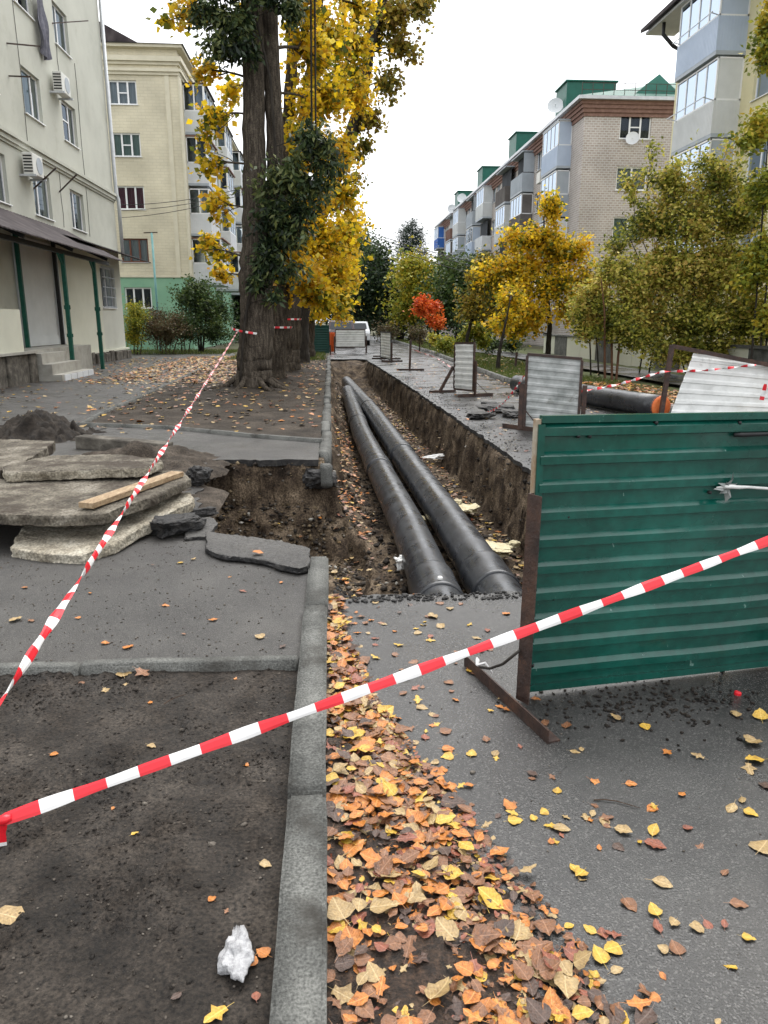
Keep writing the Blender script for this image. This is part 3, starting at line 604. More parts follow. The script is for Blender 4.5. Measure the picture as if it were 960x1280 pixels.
for (xx, yy, z0, mm) in ((-7.75, 23.7, .0, 'green_post'), (-7.75, 26.7, .0, 'green_post'), (-8.95, 23.55, .9, 'green_post'), (-8.95, 26.6, .9, 'black')):
    b = MB(); b.bar((xx, yy, z0), (xx, yy, 3.6 if xx > -8 else 4.3), .11, .11, up=(0, 1, 0))
    if xx > -8: b.bar((xx, yy, 3.2), (xx, yy - .4, 3.58), .05, .05); b.span((xx - .09, yy - .02, 2.0), (xx + .09, yy + .02, 2.12)); b.span((xx - .09, yy - .02, 1.2), (xx + .09, yy + .02, 1.3))
    b.build('canopy_post', M[mm], B1)
for (yy, zz) in ((28.65, 9.35), (25.2, 6.2), (21.3, 6.2)):
    a_ = MB(); a_.span((X1 + .12, yy - .42, zz - .3), (X1 + .42, yy + .42, zz + .3)); o = a_.build('air_conditioner', M['ac'], B1, bevel=.02)
    a_ = MB(); a_.tube([(X1 + .425, yy + .1, zz), (X1 + .432, yy + .1, zz)], [.24, .24], 20); a_.build('fan_grille', M['bal_grey'], o)
    a_ = MB()
    for q in range(6): a_.span((X1 + .15, yy - .43, zz - .24 + .085 * q), (X1 + .4, yy - .422, zz - .2 + .085 * q))
    a_.build('side_vent', M['black'], o)
    for dy_ in (-.415, .415): a_ = MB(); a_.span((X1, yy + dy_ - .035, zz - .36), (X1 + .48, yy + dy_ + .035, zz - .302)); a_.build('bracket', M['zinc'], o)
for (p, q) in (((65, 29), (110, 26)), ((8, 54), (50, 58)), ((11, 95), (38, 96)), ((42, 236), (70, 210)), ((74, 240), (96, 218))):
    p0 = AX(*p, X1); b = MB(); p1 = AX(*q, X1 + .7) if q[1] < 150 else AX(*q, X1 + .9)
    b.bar(p0, p1, .035, .035); b.build('laundry_bracket', M['rust'], B1)
for (ya, za, zb) in ((29.3, 10.75, 9.75), (31.2, 10.75, 4.8), (25.7, 14, 6.95), (28.3, 6.6, 4.8)):
    b = MB(); b.tube([(X1 + .015, ya + .03 * math.sin(k * 1.3), za + (zb - za) * k / 8) for k in range(9)], .008, 4); b.build('wall_cable', M['black'], B1)
# blanket hung out of a window
b = MB(); c0 = AX(47, 28, X1); V = []
for i in range(13):
    for j in range(17):
        u_, v_ = i / 12, j / 16; yy = c0[1] - .45 + u_ * .75 + .12 * v_; zz = c0[2] + .75 - v_ * (1.5 + .28 * math.sin(u_ * 2.6))
        V.append((X1 + .14 + .07 * math.sin(u_ * 13 + v_ * 2) * (.3 + v_) + .03 * math.sin(v_ * 9 + u_ * 4), yy, zz))
b.add(V, [(i * 17 + j, i * 17 + j + 1, (i + 1) * 17 + j + 1, (i + 1) * 17 + j) for i in range(12) for j in range(16)])
props(b.build('blanket', M['blanket'], base=(X1 + .14, c0[1], c0[2] + .75), smooth=True), 'dark grey blanket hung out below an upper window of the grey cream block', 'blanket')

# --- cream brick block with the mint green plinth
Y2, XC = 47., -8.15
B2 = thing('apartment_block', (XC, Y2, 0), 'cream brick apartment block with a mint green ground floor', 'building')
h2 = []
for (zz, z1) in ((2.4, 3.6), (5.0, 6.32), (7.88, 9.15), (10.68, 11.92), (13.35, 14.58)): h2 += [(-12.0, -10.45, zz, z1), (-16, -14.5, zz, z1)]
b = MB(); facade(b, (-20, Y2, 0), UX, 20 + XC, 4.2, [(a + 20, c + 20, z0, z1) for a, c, z0, z1 in h2 if z0 < 4], nrm=NYm); b.quad((XC, Y2, 0), (XC, 75, 0), (XC, 75, 4.2), (XC, Y2, 4.2)); b.build('ground_floor_wall', M['w_green'], B2)
b = MB(); facade(b, (-20, Y2, 4.2), UX, 20 + XC, 12.1, [(a + 20, c + 20, z0 - 4.2, z1 - 4.2) for a, c, z0, z1 in h2 if z0 > 4], nrm=NYm); b.build('wall', M['w_b2'], B2)
b = MB(); b.quad((XC, Y2, 4.2), (XC, 75, 4.2), (XC, 75, 16.3), (XC, Y2, 16.3)); b.build('street_wall', M['w_b2y'], B2)
for k, h in enumerate(h2):
    if h[0] < -13: continue
    lvl = k // 2
    window(B2, (0, Y2, 0), UX, NYm, h, split=(.33, .67), transom=(.33, .67, .5) if lvl > 2 else None, fm='brownframe' if lvl == 1 else 'white', curtain=('room', 'curtain', 'curtain_plum', 'curtain_green', 'curtain')[lvl], fw=.08)
b = MB()
for (z0, z1, d) in ((4.16, 4.28, .06), (14.85, 15.0, .1), (15.0, 15.15, .2), (15.35, 15.5, .12), (15.5, 15.75, .25), (16.15, 16.3, .35)):
    b.span((-20, Y2 - d, z0), (XC + d, Y2, z1)); b.span((XC, Y2, z0), (XC + d, 75, z1))
b.span((XC - .02, Y2 - .06, 4.28), (XC + .08, Y2 + .5, 14.85)); b.span((XC - .75, Y2 - .05, 4.28), (XC - .5, Y2, 14.85)); b.build('cornice', M['trim'], B2)
b = MB(); r0 = [(-20.4, Y2 - .45, 16.3), (XC + .45, Y2 - .45, 16.3), (XC + .45, 75.4, 16.3), (-20.4, 75.4, 16.3)]; rt = [(-14.2, Y2 + 7, 18.7), (-14.2, 68, 18.7)]
b.add(r0 + rt, [(0, 1, 4), (1, 2, 5, 4), (2, 3, 5), (3, 0, 4, 5), (3, 2, 1, 0)]); b.build('roof', M['roof_grey'], B2)
b = MB(); b.add([(-13.4, Y2 - .2, 16.4), (-10.2, Y2 - .2, 16.4), (-12.6, Y2 - .2, 17.6), (-13.4, Y2 + 3, 16.4), (-10.2, Y2 + 3, 16.4), (-12.6, Y2 + 3, 17.6)], [(0, 1, 2), (1, 4, 5, 2), (0, 2, 5, 3), (3, 5, 4)]); b.build('dormer', M['roof_brown'], B2)
def balcony(parent, xw, xf, y0, y1, z0, zr, z1, base_m, fr_m='white', roof=None, open_=False, cur='room', n=4, side='panel'):
    """glazed balcony on a street facade: floor z0, rail zr, top z1; xw wall plane, xf front plane"""
    lo, hi = sorted((xw, xf)); s = 1 if xf > xw else -1
    b_ = MB(); b_.span((lo, y0 - .03, z0 - .14), (hi, y1 + .03, z0)); bo = b_.build('balcony', M['bal_grey'], parent)
    b_ = MB(); b_.span((xf - s * .05, y0, z0), (xf, y1, zr)); b_.span((xw, y0, z0), (xf - s * .05, y0 + .05, zr)); b_.span((xw, y1 - .05, z0), (xf - s * .05, y1, zr))
    k = 0
    while y0 + .12 * k < y1: b_.span((xf, y0 + .12 * k, z0), (xf + s * .012, y0 + .12 * k + .05, zr)); k += 1
    for k in range(int(abs(xf - xw) / .12)): b_.span((lo + .12 * k, y0 - .012, z0), (lo + .12 * k + .05, y0, zr))
    b_.build('parapet', M[base_m], bo)
    if not open_:
        b_ = MB(); t = .06
        for k in range(n + 1): yy = y0 + t / 2 + (y1 - y0 - t) * k / n; b_.span((xf - s * .07, yy - t / 2, zr), (xf - s * .01, yy + t / 2, z1))
        for zz in (zr, z1 - t): b_.span((xf - s * .08, y0, zz), (xf, y1, zz + t)); b_.span((xw, y0, zz), (xf - s * .08, y0 + t, zz + t))
        b_.span((xw, y0, zr), (xw + s * t, y0 + t, z1))
        b_.build('glazing_frame', M[fr_m], bo)
        for k in range(n):
            ya, yb = y0 + t / 2 + (y1 - y0 - t) * k / n + t / 2, y0 + t / 2 + (y1 - y0 - t) * (k + 1) / n - t / 2
            g = MB(); g.quad((xf - s * .04, ya, zr + t), (xf - s * .04, yb, zr + t), (xf - s * .04, yb, z1 - t), (xf - s * .04, ya, z1 - t)); g.build('pane', M['glass'], bo)
    if open_ != 'bare':
        b_ = MB(); b_.span((xw, y0 + .015, zr + .06), (xf - s * .09, y0 + .045, z1 - .06)); b_.build('side_panel' if side == 'panel' else 'side_pane', M[base_m] if side == 'panel' else M['glass'], bo)
        if side != 'panel':
            for xa_, xb_ in (((xw + xf) / 2 - .04, (xw + xf) / 2 + .04), (xf - s * .1, xf + s * .004)): b_ = MB(); b_.span((xa_, y0 - .005, zr + .002), (xb_, y0 + .064, z1 - .002)); b_.build('side_mullion', M[fr_m], bo)
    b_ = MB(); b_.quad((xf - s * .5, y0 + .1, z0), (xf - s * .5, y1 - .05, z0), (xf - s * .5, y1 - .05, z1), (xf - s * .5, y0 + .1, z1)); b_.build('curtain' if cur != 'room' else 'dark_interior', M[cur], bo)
    if roof:
        b_ = MB(); b_.span((lo - .02, y0 - .06, z1), (hi + (.12 if s > 0 else 0), y1 + .06, z1 + .07)); b_.build('balcony_roof', M[roof], bo)
    return bo
for yy in (48.3, 57.5, 66):
    for k, (z0, bm_, rf) in enumerate(((3.95, 'white_wall', 'redbrick'), (6.75, 'white_wall', None), (9.55, 'white_wall', 'redbrick'), (12.3, 'bal_pale', 'roof_brown'))):
        balcony(B2, XC, XC + (1.75 if k == 0 else 1.2), yy, yy + 3.6, z0, z0 + 1.1, z0 + 2.5, bm_, roof=rf, cur='curtain' if k % 2 else 'room', n=3, side='glass')
b = MB(); b.tube([(XC + .15, 52.5, 16), (XC + .15, 52.5, .4)], .07, 8); b.build('drainpipe', M['zinc'], B2)

# --- grey brick block across the road
Y3, X3, H3 = 47., 14.96, 13.9
B3 = thing('apartment_block', (X3, Y3, 0), 'grey brick apartment block with red cornice and green metal roof houses', 'building')
h3 = []
for zz in (1.0, 3.7, 6.45, 9.23, 12.03): h3 += [(17.1, 18.98, zz, zz + 1.3), (21.5, 23.3, zz, zz + 1.3)]
b = MB(); facade(b, (X3, Y3, 0), UX, 12, H3, [(a - X3, c - X3, z0, z1) for a, c, z0, z1 in h3], nrm=NYm); b.build('wall', M['w_brick'], B3)
b = MB(); YE3 = 108.
hs3 = [(y_, y_ + 1.4, zz, zz + 1.3) for y_ in (54.2, 56, 69.2, 71, 83.5, 85.2, 98.5, 100.2) for zz in (1., 3.7, 6.45, 9.23, 12.03)]
facade(b, (X3, Y3, 0), UY, YE3 - Y3, H3, [(a - Y3, c - Y3, z0, z1) for a, c, z0, z1 in hs3], nrm=NXm); b.build('street_wall', M['w_bricky'], B3)
for k, h in enumerate(h3):
    if h[0] < 20: window(B3, (0, Y3, 0), UX, NYm, h, split=(.33, .67) if k > 6 else (.5,), transom=(.33, .67, .5) if k > 6 else None, curtain=curt[(k + 1) % 6], fw=.08)
for k, h in enumerate(hs3): 
    if h[2] > 5: window(B3, (X3, 0, 0), UY, NXm, h, split=(.5,), curtain=curt[k % 6], fw=.08)
b = MB()
for (z0, z1, d, mi) in ((13.2, 13.4, .06, 0), (13.4, 13.6, .14, 0), (13.6, 13.8, .22, 0), (13.8, 14.0, .3, 0), (14.0, 14.18, .55, 1)):
    b.span((X3 - d, Y3 - d, z0), (X3 + 12, Y3, z1), mi); b.span((X3 - d, Y3, z0), (X3, YE3, z1), mi)
b.build('cornice', [M['redbrick'], M['zinc']], B3)
b = MB(); b.add([(X3 - .5, Y3 - .5, 14.18), (X3 + 12, Y3 - .5, 14.18), (X3 + 12, YE3, 14.18), (X3 - .5, YE3, 14.18), (X3 + 6, Y3 + 1, 15.4), (X3 + 6, YE3 - 1, 15.4)], [(0, 1, 4), (1, 2, 5, 4), (2, 3, 5), (3, 0, 4, 5)]); rf = b.build('roof', M['roof_green'], B3)
b = MB(); b.add([(17.6, Y3 - .3, 14.25), (20.6, Y3 - .3, 14.25), (19.3, Y3 + .2, 15.55), (17.6, Y3 + 4, 14.25), (20.6, Y3 + 4, 14.25), (19.3, Y3 + 4, 15.55)], [(0, 1, 2), (1, 4, 5, 2), (0, 2, 5, 3)])
o = b.build('dormer', M['roof_green'], rf)
b = MB()
for k in range(14): xx = X3 - .35 + .62 * k; b.bar((xx, Y3 - .4, 14.18), (xx, Y3 - .4, 14.85), .03, .03, up=(0, 1, 0))
for zz in (14.5, 14.85): b.bar((X3 - .35, Y3 - .4, zz), (X3 + 8, Y3 - .4, zz), .025, .025)
b.build('railing', M['rust'], rf)
for (ya, yb, zt) in ((50.5, 52.8, 16.0), (63.5, 66, 16.0), (77, 79.5, 16), (91, 93.5, 16.0)):
    b = MB(); b.span((X3 - .1, ya, 13.9), (X3 + 3, yb, zt)); b.span((X3 - .2, ya - .1, zt), (X3 + 3.1, yb + .1, zt + .08)); b.build('roof_house', M['roof_green'], rf)
def dish(parent, c, r, d):
    c = Vector(c); d = Vector(d).normalized(); a = d.orthogonal().normalized(); q = a.cross(d); V = [c - d * r * .22]; F = []
    for j in range(1, 5):
        for k in range(20): th = 2 * math.pi * k / 20; rr = r * j / 4; V.append(c + (a * math.cos(th) + q * math.sin(th)) * rr - d * (r * .22 * (1 - (j / 4) ** 2)))
    F += [(0, 1 + k, 1 + (k + 1) % 20) for k in range(20)] + [(1 + (j - 1) * 20 + k, 1 + j * 20 + k, 1 + j * 20 + (k + 1) % 20, 1 + (j - 1) * 20 + (k + 1) % 20) for j in range(1, 4) for k in range(20)]
    b_ = MB().add(V, F); b_.bar(c - d * .05, c + d * r * .9 - Vector((0, 0, r * .4)), .02, .02); b_.tube([c + d * r * .85 - Vector((0, 0, r * .4)), c + d * r * 1.0 - Vector((0, 0, r * .4))], .04, 6); b_.bar(c - d * .1, c - d * .35 - Vector((0, 0, .1)), .04, .04)
    b_.build('satellite_dish', M['white_wall'], parent, smooth=False)
dish(B3, (X3 - .55, 51.3, 14.85), .5, (-.3, -1, .35)); dish(B3, (17.75, Y3 - .4, 12.0), .38, (-.4, -1, .3)); dish(B3, (X3 - .7, 85, 14.4), .5, (-.3, -1, .3)); dish(B3, (X3 - .7, 92, 14.3), .5, (-.5, -1, .2))
specs = [(49.2, 'bal_blue', None, 0), (57.9, 'bal_grey', 'bal_grey', 1), (63.4, 'bal_dark', None, 2), (72.3, 'bal_pale', None, 0), (77.5, 'bal_grey', None, 1), (86.2, 'bal_pale', None, 0), (91.5, 'redbrick', None, 2), (102., 'bal_strong', None, 0)]
alt = ['bal_pale', 'bal_grey', 'white_wall', 'bal_dark', 'bal_blue']
for i, (yy, m_, rf_, sty) in enumerate(specs):
    for lv in range(5):
        z0 = 10.95 - 2.8 * lv
        if z0 < 3: continue
        mm = m_ if lv == 0 else alt[(i * 2 + lv) % 5]
        op = (False, 'side', 'bare')[sty] if lv == 0 else (False if (i + lv) % 4 else 'bare')
        balcony(B3, X3, X3 - .87, yy, yy + 3.5, z0, z0 + 1.15, z0 + 2.55, mm, open_=op, roof='bal_grey' if lv == 0 else None, cur='curtain' if (i + lv) % 3 == 0 else 'room')
a_ = MB(); a_.span((X3 - .45, 54.6, 10.9), (X3 - .1, 55.5, 11.6)); a_.build('air_conditioner', M['ac'], B3, bevel=.03)

# --- yellow block with stacked balconies
X4 = 15.63
B4 = thing('apartment_block', (X4, 28, 0), 'pale yellow apartment block with stacked boxy balconies in pale blue and grey', 'building')
h4 = [(a, a + 1.5, zz, zz + 1.35) for a in (28.0, 24.6, 21.5) for zz in (3.9, 6.7, 9.5, 12.3)]
b = MB(); facade(b, (X4, 12, 0), UY, 24.3, 15., [(a - 12, c - 12, z0, z1) for a, c, z0, z1 in h4], nrm=NXm); b.quad((X4, 36.3, 0), (X4 + 12, 36.3, 0), (X4 + 12, 36.3, 15), (X4, 36.3, 15)); b.quad((X4, 12, 0), (X4 + 12, 12, 0), (X4 + 12, 12, 15), (X4, 12, 15)); b.build('wall', M['w_yellow'], B4)
for k, h in enumerate(h4): window(B4, (X4, 0, 0), UY, NXm, h, split=(.4,), curtain=curt[k % 6])
for k, (z0, bm_) in enumerate(((11.42, 'bal_blue'), (8.6, 'bal_pale'), (5.8, 'bal_grey'), (3.0, 'bal_pale'))):
    balcony(B4, X4, 14.6 - (.12 if k == 0 else 0), 30.35, 33.75, z0, z0 + 1.15, z0 + 2.62, bm_, cur='curtain' if k == 1 else 'room', n=4)
    b = MB(); b.bar((14.2, 30.3, z0 + 1.25), (14.2, 33.6, z0 + 1.25), .03, .03); b.bar((14.2, 30.4, z0 + 1.25), (14.6, 30.4, z0 + 1.15), .03, .03); b.bar((14.2, 33.5, z0 + 1.25), (14.6, 33.5, z0 + 1.15), .03, .03); b.build('laundry_bracket', M['zinc'], B4)
b = MB(); b.add([(14.1, 11, 14.3), (14.1, 37, 14.3), (X4 + 6, 37, 17.5), (X4 + 6, 11, 17.5), (14.1, 11, 14.15), (14.1, 37, 14.15), (X4 + 6, 37, 17.35), (X4 + 6, 11, 17.35)], [(0, 1, 2, 3), (7, 6, 5, 4), (0, 4, 5, 1), (1, 5, 6, 2), (3, 2, 6, 7), (0, 3, 7, 4)]); b.build('roof', M['roof_brown'], B4)
b = MB(); b.span((14.3, 12, 14.05), (X4, 36.9, 14.15)); b.build('soffit', M['white_wall'], B4)
b = MB(); b.tube([(14.5, 35.4, 14.1), (14.5, 35.4, 13.6), (14.9, 35.2, 13.1), (X4 - .1, 35.2, 12.8), (X4 - .1, 35.2, .3)], .08, 8); b.build('drainpipe', M['black'], B4, smooth=True)
# low retaining wall along the sidewalk
LW = thing('low_wall', (11.3, 30, 0), 'low pale concrete wall behind the sidewalk and shrubs', 'wall')
y = 14.
while y < 40:
    b = MB(); b.span((11.25, y, 0), (11.45, y + 1.97, .95)); b.build('wall_panel', M['kerb'] if int(y) % 3 == 0 else M['w_low'], LW, bevel=.01); y += 2.
b = MB(); b.span((11.2, 14, .952), (11.5, 40, 1.03)); b.build('coping', M['kerb'], LW)
#@@OBJECTS
# ================================================================== PIPES
def pipe(name, label, path, r, joints=(), group=None, endcap=True, sleeve=None):
    base = path[0]; t = thing(name, base, label, 'pipe', group)
    P = []
    for i in range(len(path) - 1):
        a, c = np.array(path[i]), np.array(path[i + 1]); n = max(2, int(np.linalg.norm(c - a) / .5))
        P += [a + (c - a) * k / n for k in range(n)]
    P.append(np.array(path[-1]))
    MB().tube(P, r, 32).build('casing', M['pipe'], t, smooth=True)
    for (s, L, dr) in joints:
        # collar around the casing at fraction s of its length
        seglen = [np.linalg.norm(P[i + 1] - P[i]) for i in range(len(P) - 1)]; tot = sum(seglen); d = s * tot; i = 0
        while d > seglen[i]: d -= seglen[i]; i += 1
        u = (P[i + 1] - P[i]) / seglen[i]; c = P[i] + u * d
        MB().tube([c - u * L / 2, c - u * (L / 2 - .012), c - u * (L / 2 - .05), c + u * (L / 2 - .05), c + u * (L / 2 - .012), c + u * L / 2], [r + .001, r + dr, r + dr * .8, r + dr * .8, r + dr, r + .001], 32).build('joint_sleeve', M['pipe'], t, smooth=True)
    return t
PL = pipe('district_heating_pipe', 'black insulated heating pipe in the trench, beside the kerb wall', [(.90, 5.15, -.71), (.895, 5.9, -.675), (.87, 8.3, -.655), (.765, 11.4, -.65), (.635, 15.8, -.64), (.57, 26, -.66)], .2, ((.05, .62, .02), (.325, .5, .018), (.6, .5, .016)), 'heating pipes')
PR = pipe('district_heating_pipe', 'black insulated heating pipe in the trench, the one toward the road wall', [(1.44, 5.15, -.71), (1.43, 5.9, -.675), (1.37, 8.8, -.65), (1.265, 12.4, -.645), (1.08, 19.3, -.64), (.64, 30.5, -.68)], .208, ((.05, .6, .02), (.32, .5, .018), (.62, .5, .016)), 'heating pipes')
c = AY(542, 716, 5.82)
MB().tube([(.893, 5.98, -.49), (.893, 5.97, -.44)], .022, 10).build('valve_plug', M['rag'], PL, smooth=True)
RP = pipe('district_heating_pipe', 'short black insulated pipe lying on the road by the leaf covered verge', [(4.47, 18.0, .21), (5.72, 12.75, .21)], .2, ((.35, .4, .008),))
MB().tube([np.array([5.72, 12.75, .21]) + np.array([.231, -.971, 0]) * k for k in (-.015, .02, .035)], [.2015, .185, .14], 24).build('pipe_end', M['orange'], RP, smooth=True)
MB().tube([np.array([4.47, 18.0, .21]) - np.array([.231, -.971, 0]) * k for k in (-.02, .06, .12)], [.201, .17, .1], 24).build('end_cap', M['zinc'], RP, smooth=True)

# ================================================================== FENCE PANELS
def corr_sheet(P00, P10, P01, P11, pitch=.12, depth=.014, ncol=24, n=None, dent=.0, seed=0):
    """corrugated sheet, horizontal ribs; corners lower-left, lower-right, upper-left, upper-right; n = outward normal"""
    P00, P10, P01, P11 = [Vector([float(c) for c in p]) for p in (P00, P10, P01, P11)]
    n = Vector(n).normalized() if n is not None else (P10 - P00).cross(P01 - P00).normalized()
    H = (P01 - P00).length; prof = []; k = 0
    while k * pitch < H:
        for (dz, d) in ((0, 0), (.5, 0), (.55, 1), (.83, 1), (.985, 0)):
            z = (k + dz) * pitch
            if z <= H: prof.append((z / H, d * depth))
        k += 1
    prof.append((1, prof[-1][1])); V = []
    for (t, d) in prof:
        a = P00.lerp(P01, t); c = P10.lerp(P11, t)
        for j in range(ncol + 1): V.append(a.lerp(c, j / ncol) + n * d)
    V = np.array([tuple(v) for v in V])
    if dent: V = V + np.array(n)[None] * (fbm(V, 2.3, 3, seed) * dent)[:, None]
    m = ncol + 1
    F = [(i * m + j, i * m + j + 1, (i + 1) * m + j + 1, (i + 1) * m + j) for i in range(len(prof) - 1) for j in range(ncol)]
    return MB().add(V, F)
def angle_bar(b_, p0, p1, w_, t_, u_, v_):
    """L-section steel between p0 and p1 with legs along u_ and v_"""
    p0, p1, u_, v_ = Vector(p0), Vector(p1), Vector(u_), Vector(v_)
    d = (p1 - p0).normalized()
    def slab(a, bvec, cvec):
        q = [a, a + bvec, a + bvec + cvec, a + cvec]; L = p1 - p0
        b_.add(q + [x + L for x in q], [(3, 2, 1, 0), (4, 5, 6, 7), (0, 1, 5, 4), (1, 2, 6, 5), (2, 3, 7, 6), (3, 0, 4, 7)])
    slab(p0, u_ * w_, v_ * t_); slab(p0 + v_ * t_ * 1.02, u_ * t_, v_ * (w_ - t_))
def panel(label, PA, PB, z0, hgt, sheet_m, rail_m, group=None, posts=(1, 1), foot=.8, side=-1, dent=.006, lean=0., ztop=None, post_h=None, roll=0, seed=0, footdir=None, pitch=.12, depth=.014, bolt=False, rail_t=.04):
    """a hoarding panel standing on feet; PA, PB ground ends (x,y); side: which side of the sheet the feet centre on"""
    A, Bp = Vector((PA[0], PA[1], 0)), Vector((PB[0], PB[1], 0)); u = (Bp - A).normalized(); n = Vector((u.y, -u.x, 0))       # n faces the camera side
    t = thing('hoarding_panel', A, label, 'barrier panel', group); up = Vector((0, 0, 1))
    L = (Bp - A).length; off = n * lean
    p00, p10 = A + up * z0, Bp + up * (z0 + roll); p01, p11 = A + up * (z0 + hgt) - off, Bp + up * (z0 + hgt + roll) - off
    corr_sheet(p00, p10, p01, p11, n=n, dent=dent, ncol=max(6, int(L / .1)), seed=seed, pitch=pitch, depth=depth).build('sheet', sheet_m, t)
    for (a, c, nm) in ((p01, p11, 'top_rail'), (p00, p10, 'bottom_rail')):
        b_ = MB(); b_.bar(a + n * .002, c + n * .002, rail_t, rail_t, up=up); b_.build(nm, rail_m, t)
    for (a, c) in ((p00, p01), (p10, p11)):
        b_ = MB(); b_.bar(a + n * .003 + up * .02, c + n * .003 - up * .02, rail_t, rail_t, up=n); b_.build('side_rail', rail_m, t)
    ph = post_h or (z0 + hgt * .72)
    for k, on in enumerate(posts):
        if not on: continue
        q = A - u * .03 if k == 0 else Bp + u * .03
        b_ = MB(); angle_bar(b_, q + up * .02 + n * .01, q + up * ph + n * .01, .07, .008, -u if k == 0 else u, -n); b_.build('post', M['rust'], t)
        fd = Vector(footdir) if footdir else n
        b_ = MB(); angle_bar(b_, q - fd * foot * .55, q + fd * foot * .45, .07, .008, up, u if k == 0 else -u); b_.build('foot', M['rust'], t)
        b_ = MB(); b_.bar(q + up * .35 - n * .02, q - fd * foot * .4 + up * .05, .012, .012); b_.build('brace', M['rust'], t)
    return t, (p00, p10, p01, p11, u, n)
GP, (p00, p10, p01, p11, gu, gn) = panel('large green painted corrugated metal panel standing at the trench end', (.862, 3.05), (2.35, 3.30), .045, 1.215, M['green'], M['green'], posts=(0, 0), dent=.007, roll=-.02, seed=3, rail_t=.03, depth=.021)
up = Vector((0, 0, 1))
b = MB(); b.bar(p00 - gn * .005 - gu * .012, p01 - gn * .005 - gu * .012, .022, .03, up=gn); b.build('edge_strip', M['primer'], GP)
b = MB(); q = Vector((.80, 3.0, 0)); angle_bar(b, q + up * .02, q + up * .95 + Vector((.018, .03, 0)), .075, .008, (.86, .5, 0), (.5, -.86, 0)); b.build('post', M['rust'], GP)
q2 = p10 + gu * .02 - up * p10.z; b = MB(); angle_bar(b, q2 + up * .02, q2 + up * .95, .075, .008, gu, -gn); b.build('post', M['rust'], GP)
b = MB(); angle_bar(b, q2 - gn * .45, q2 + gn * .42, .06, .007, up, gu); b.build('foot', M['rust'], GP)
fa, fb = Vector((*G(580, 832)[:2], 0)), Vector((*G(684, 930)[:2], 0)); fu = (fb - fa).normalized(); fn = Vector((fu.y, -fu.x, 0))
b = MB(); angle_bar(b, fa, fb, .06, .007, up, -fn); b.build('foot', M['rust'], GP)
b = MB(); b.tube([q + up * .26 + Vector((0, -.02, 0)), q + Vector((-.05, .06, .16)), q + Vector((-.09, .14, .1)), q + Vector((-.12, .22, .07))], .007, 6); b.build('wire_tie', M['wire'], GP, smooth=True)
b = MB(); rr = random.Random(4); c0 = fa.lerp(fb, .18) + up * .065
for k in range(5):
    th = rr.uniform(0, 6.28); d = Vector((math.cos(th), math.sin(th), 0)); L = rr.uniform(.03, .09)
    b.tube([c0, c0 + d * L * .5 + up * .02, c0 + d * L - up * rr.uniform(.0, .03)], [.008, .006, .003], 5)
props(b.build('tape_scrap', [M['tape_white']], GP), None)
# bolts, torn hole, wire ends on the green sheet
def on_sheet(px, py, out=.02):
    r = ray(px, py); r = Vector(r); P0 = p00; t_ = (P0 - Vector((0, 0, CAMH))).dot(gn) / r.dot(gn); return Vector((0, 0, CAMH)) + r * t_ + gn * out
for (px, py) in ((721, 545), (708, 645), (690, 747), (735, 545), (669, 645), (664, 830), (885, 615), (818, 528), (922, 528), (664, 740)):
    c = on_sheet(px, py, .004); b = MB(); b.tube([c, c + gn * .014, c + gn * .02], [.008, .008, .003], 8); b.build('bolt', M['black'], GP)
c = on_sheet(905, 607, .016); b = MB(); rr = random.Random(9)
for (ang, L) in ((185, .075), (160, .06), (75, .07), (20, .05), (265, .07), (350, .055), (215, .05), (120, .03)):
    a_ = R(ang); d = gu * math.cos(a_) + up * math.sin(a_); s_ = gu * -math.sin(a_) + up * math.cos(a_)
    b.add([c + s_ * .016, c - s_ * .016, c + d * L * .6 + gn * .035 + s_ * .007, c + d * L + gn * .012], [(0, 1, 2), (1, 3, 2)])
b.build('torn_petals', M['galv'], GP)
b = MB(); b.tube([c + gn * .012 - gu * .06, c + gn * .03 + up * .005, c + gn * .03 + gu * .04, c + gn * .012 + gu * .1 - up * .006, c + gn * .01 + gu * .22 - up * .02, c + gn * .02 + gu * .38 - up * .03], [.004, .01, .009, .007, .007, .006], 7); b.build('wire_twist', M['rag'], GP, smooth=True)
c = on_sheet(915, 543, .012); b = MB(); b.tube([c, c + gn * .012 + gu * .03, c + gn * .012 + gu * .14, c + gn * .01 + gu * .3], [.009, .011, .009, .008], 6); b.build('tie_rod', M['black'], GP, smooth=True)

panel('weathered grey corrugated panel standing beside the trench edge', G(655, 538)[:2], G(722, 541)[:2], .04, 1.13, M['galv'], M['rust'], 'hoarding panels along the trench', posts=(1, 1), foot=.9, dent=.01, seed=5, roll=-.06, post_h=.72, footdir=(-.6, .8, 0))
panel('narrow pale corrugated panel turned almost edge on beside the trench', (2.93, 17.9), (3.22, 17.0), .1, 1.06, M['white_sheet'], M['rust'], 'hoarding panels along the trench', posts=(0, 1), foot=.9, dent=.01, seed=6, post_h=.8, roll=.03, pitch=.13)
b = MB(); o_ = [o for o in bpy.data.objects if o.name.startswith('hoarding_panel') and not o.parent][-1]
b.bar((2.9, 17.9, .62), (2.62, 18.1, .03), .06, .06); b.build('prop', M['rust'], o_)
b = MB(); b.bar((2.2 + .15, 18.0, .03), (3.0, 18.15, .03), .06, .05); b.build('foot', M['rust'], o_)
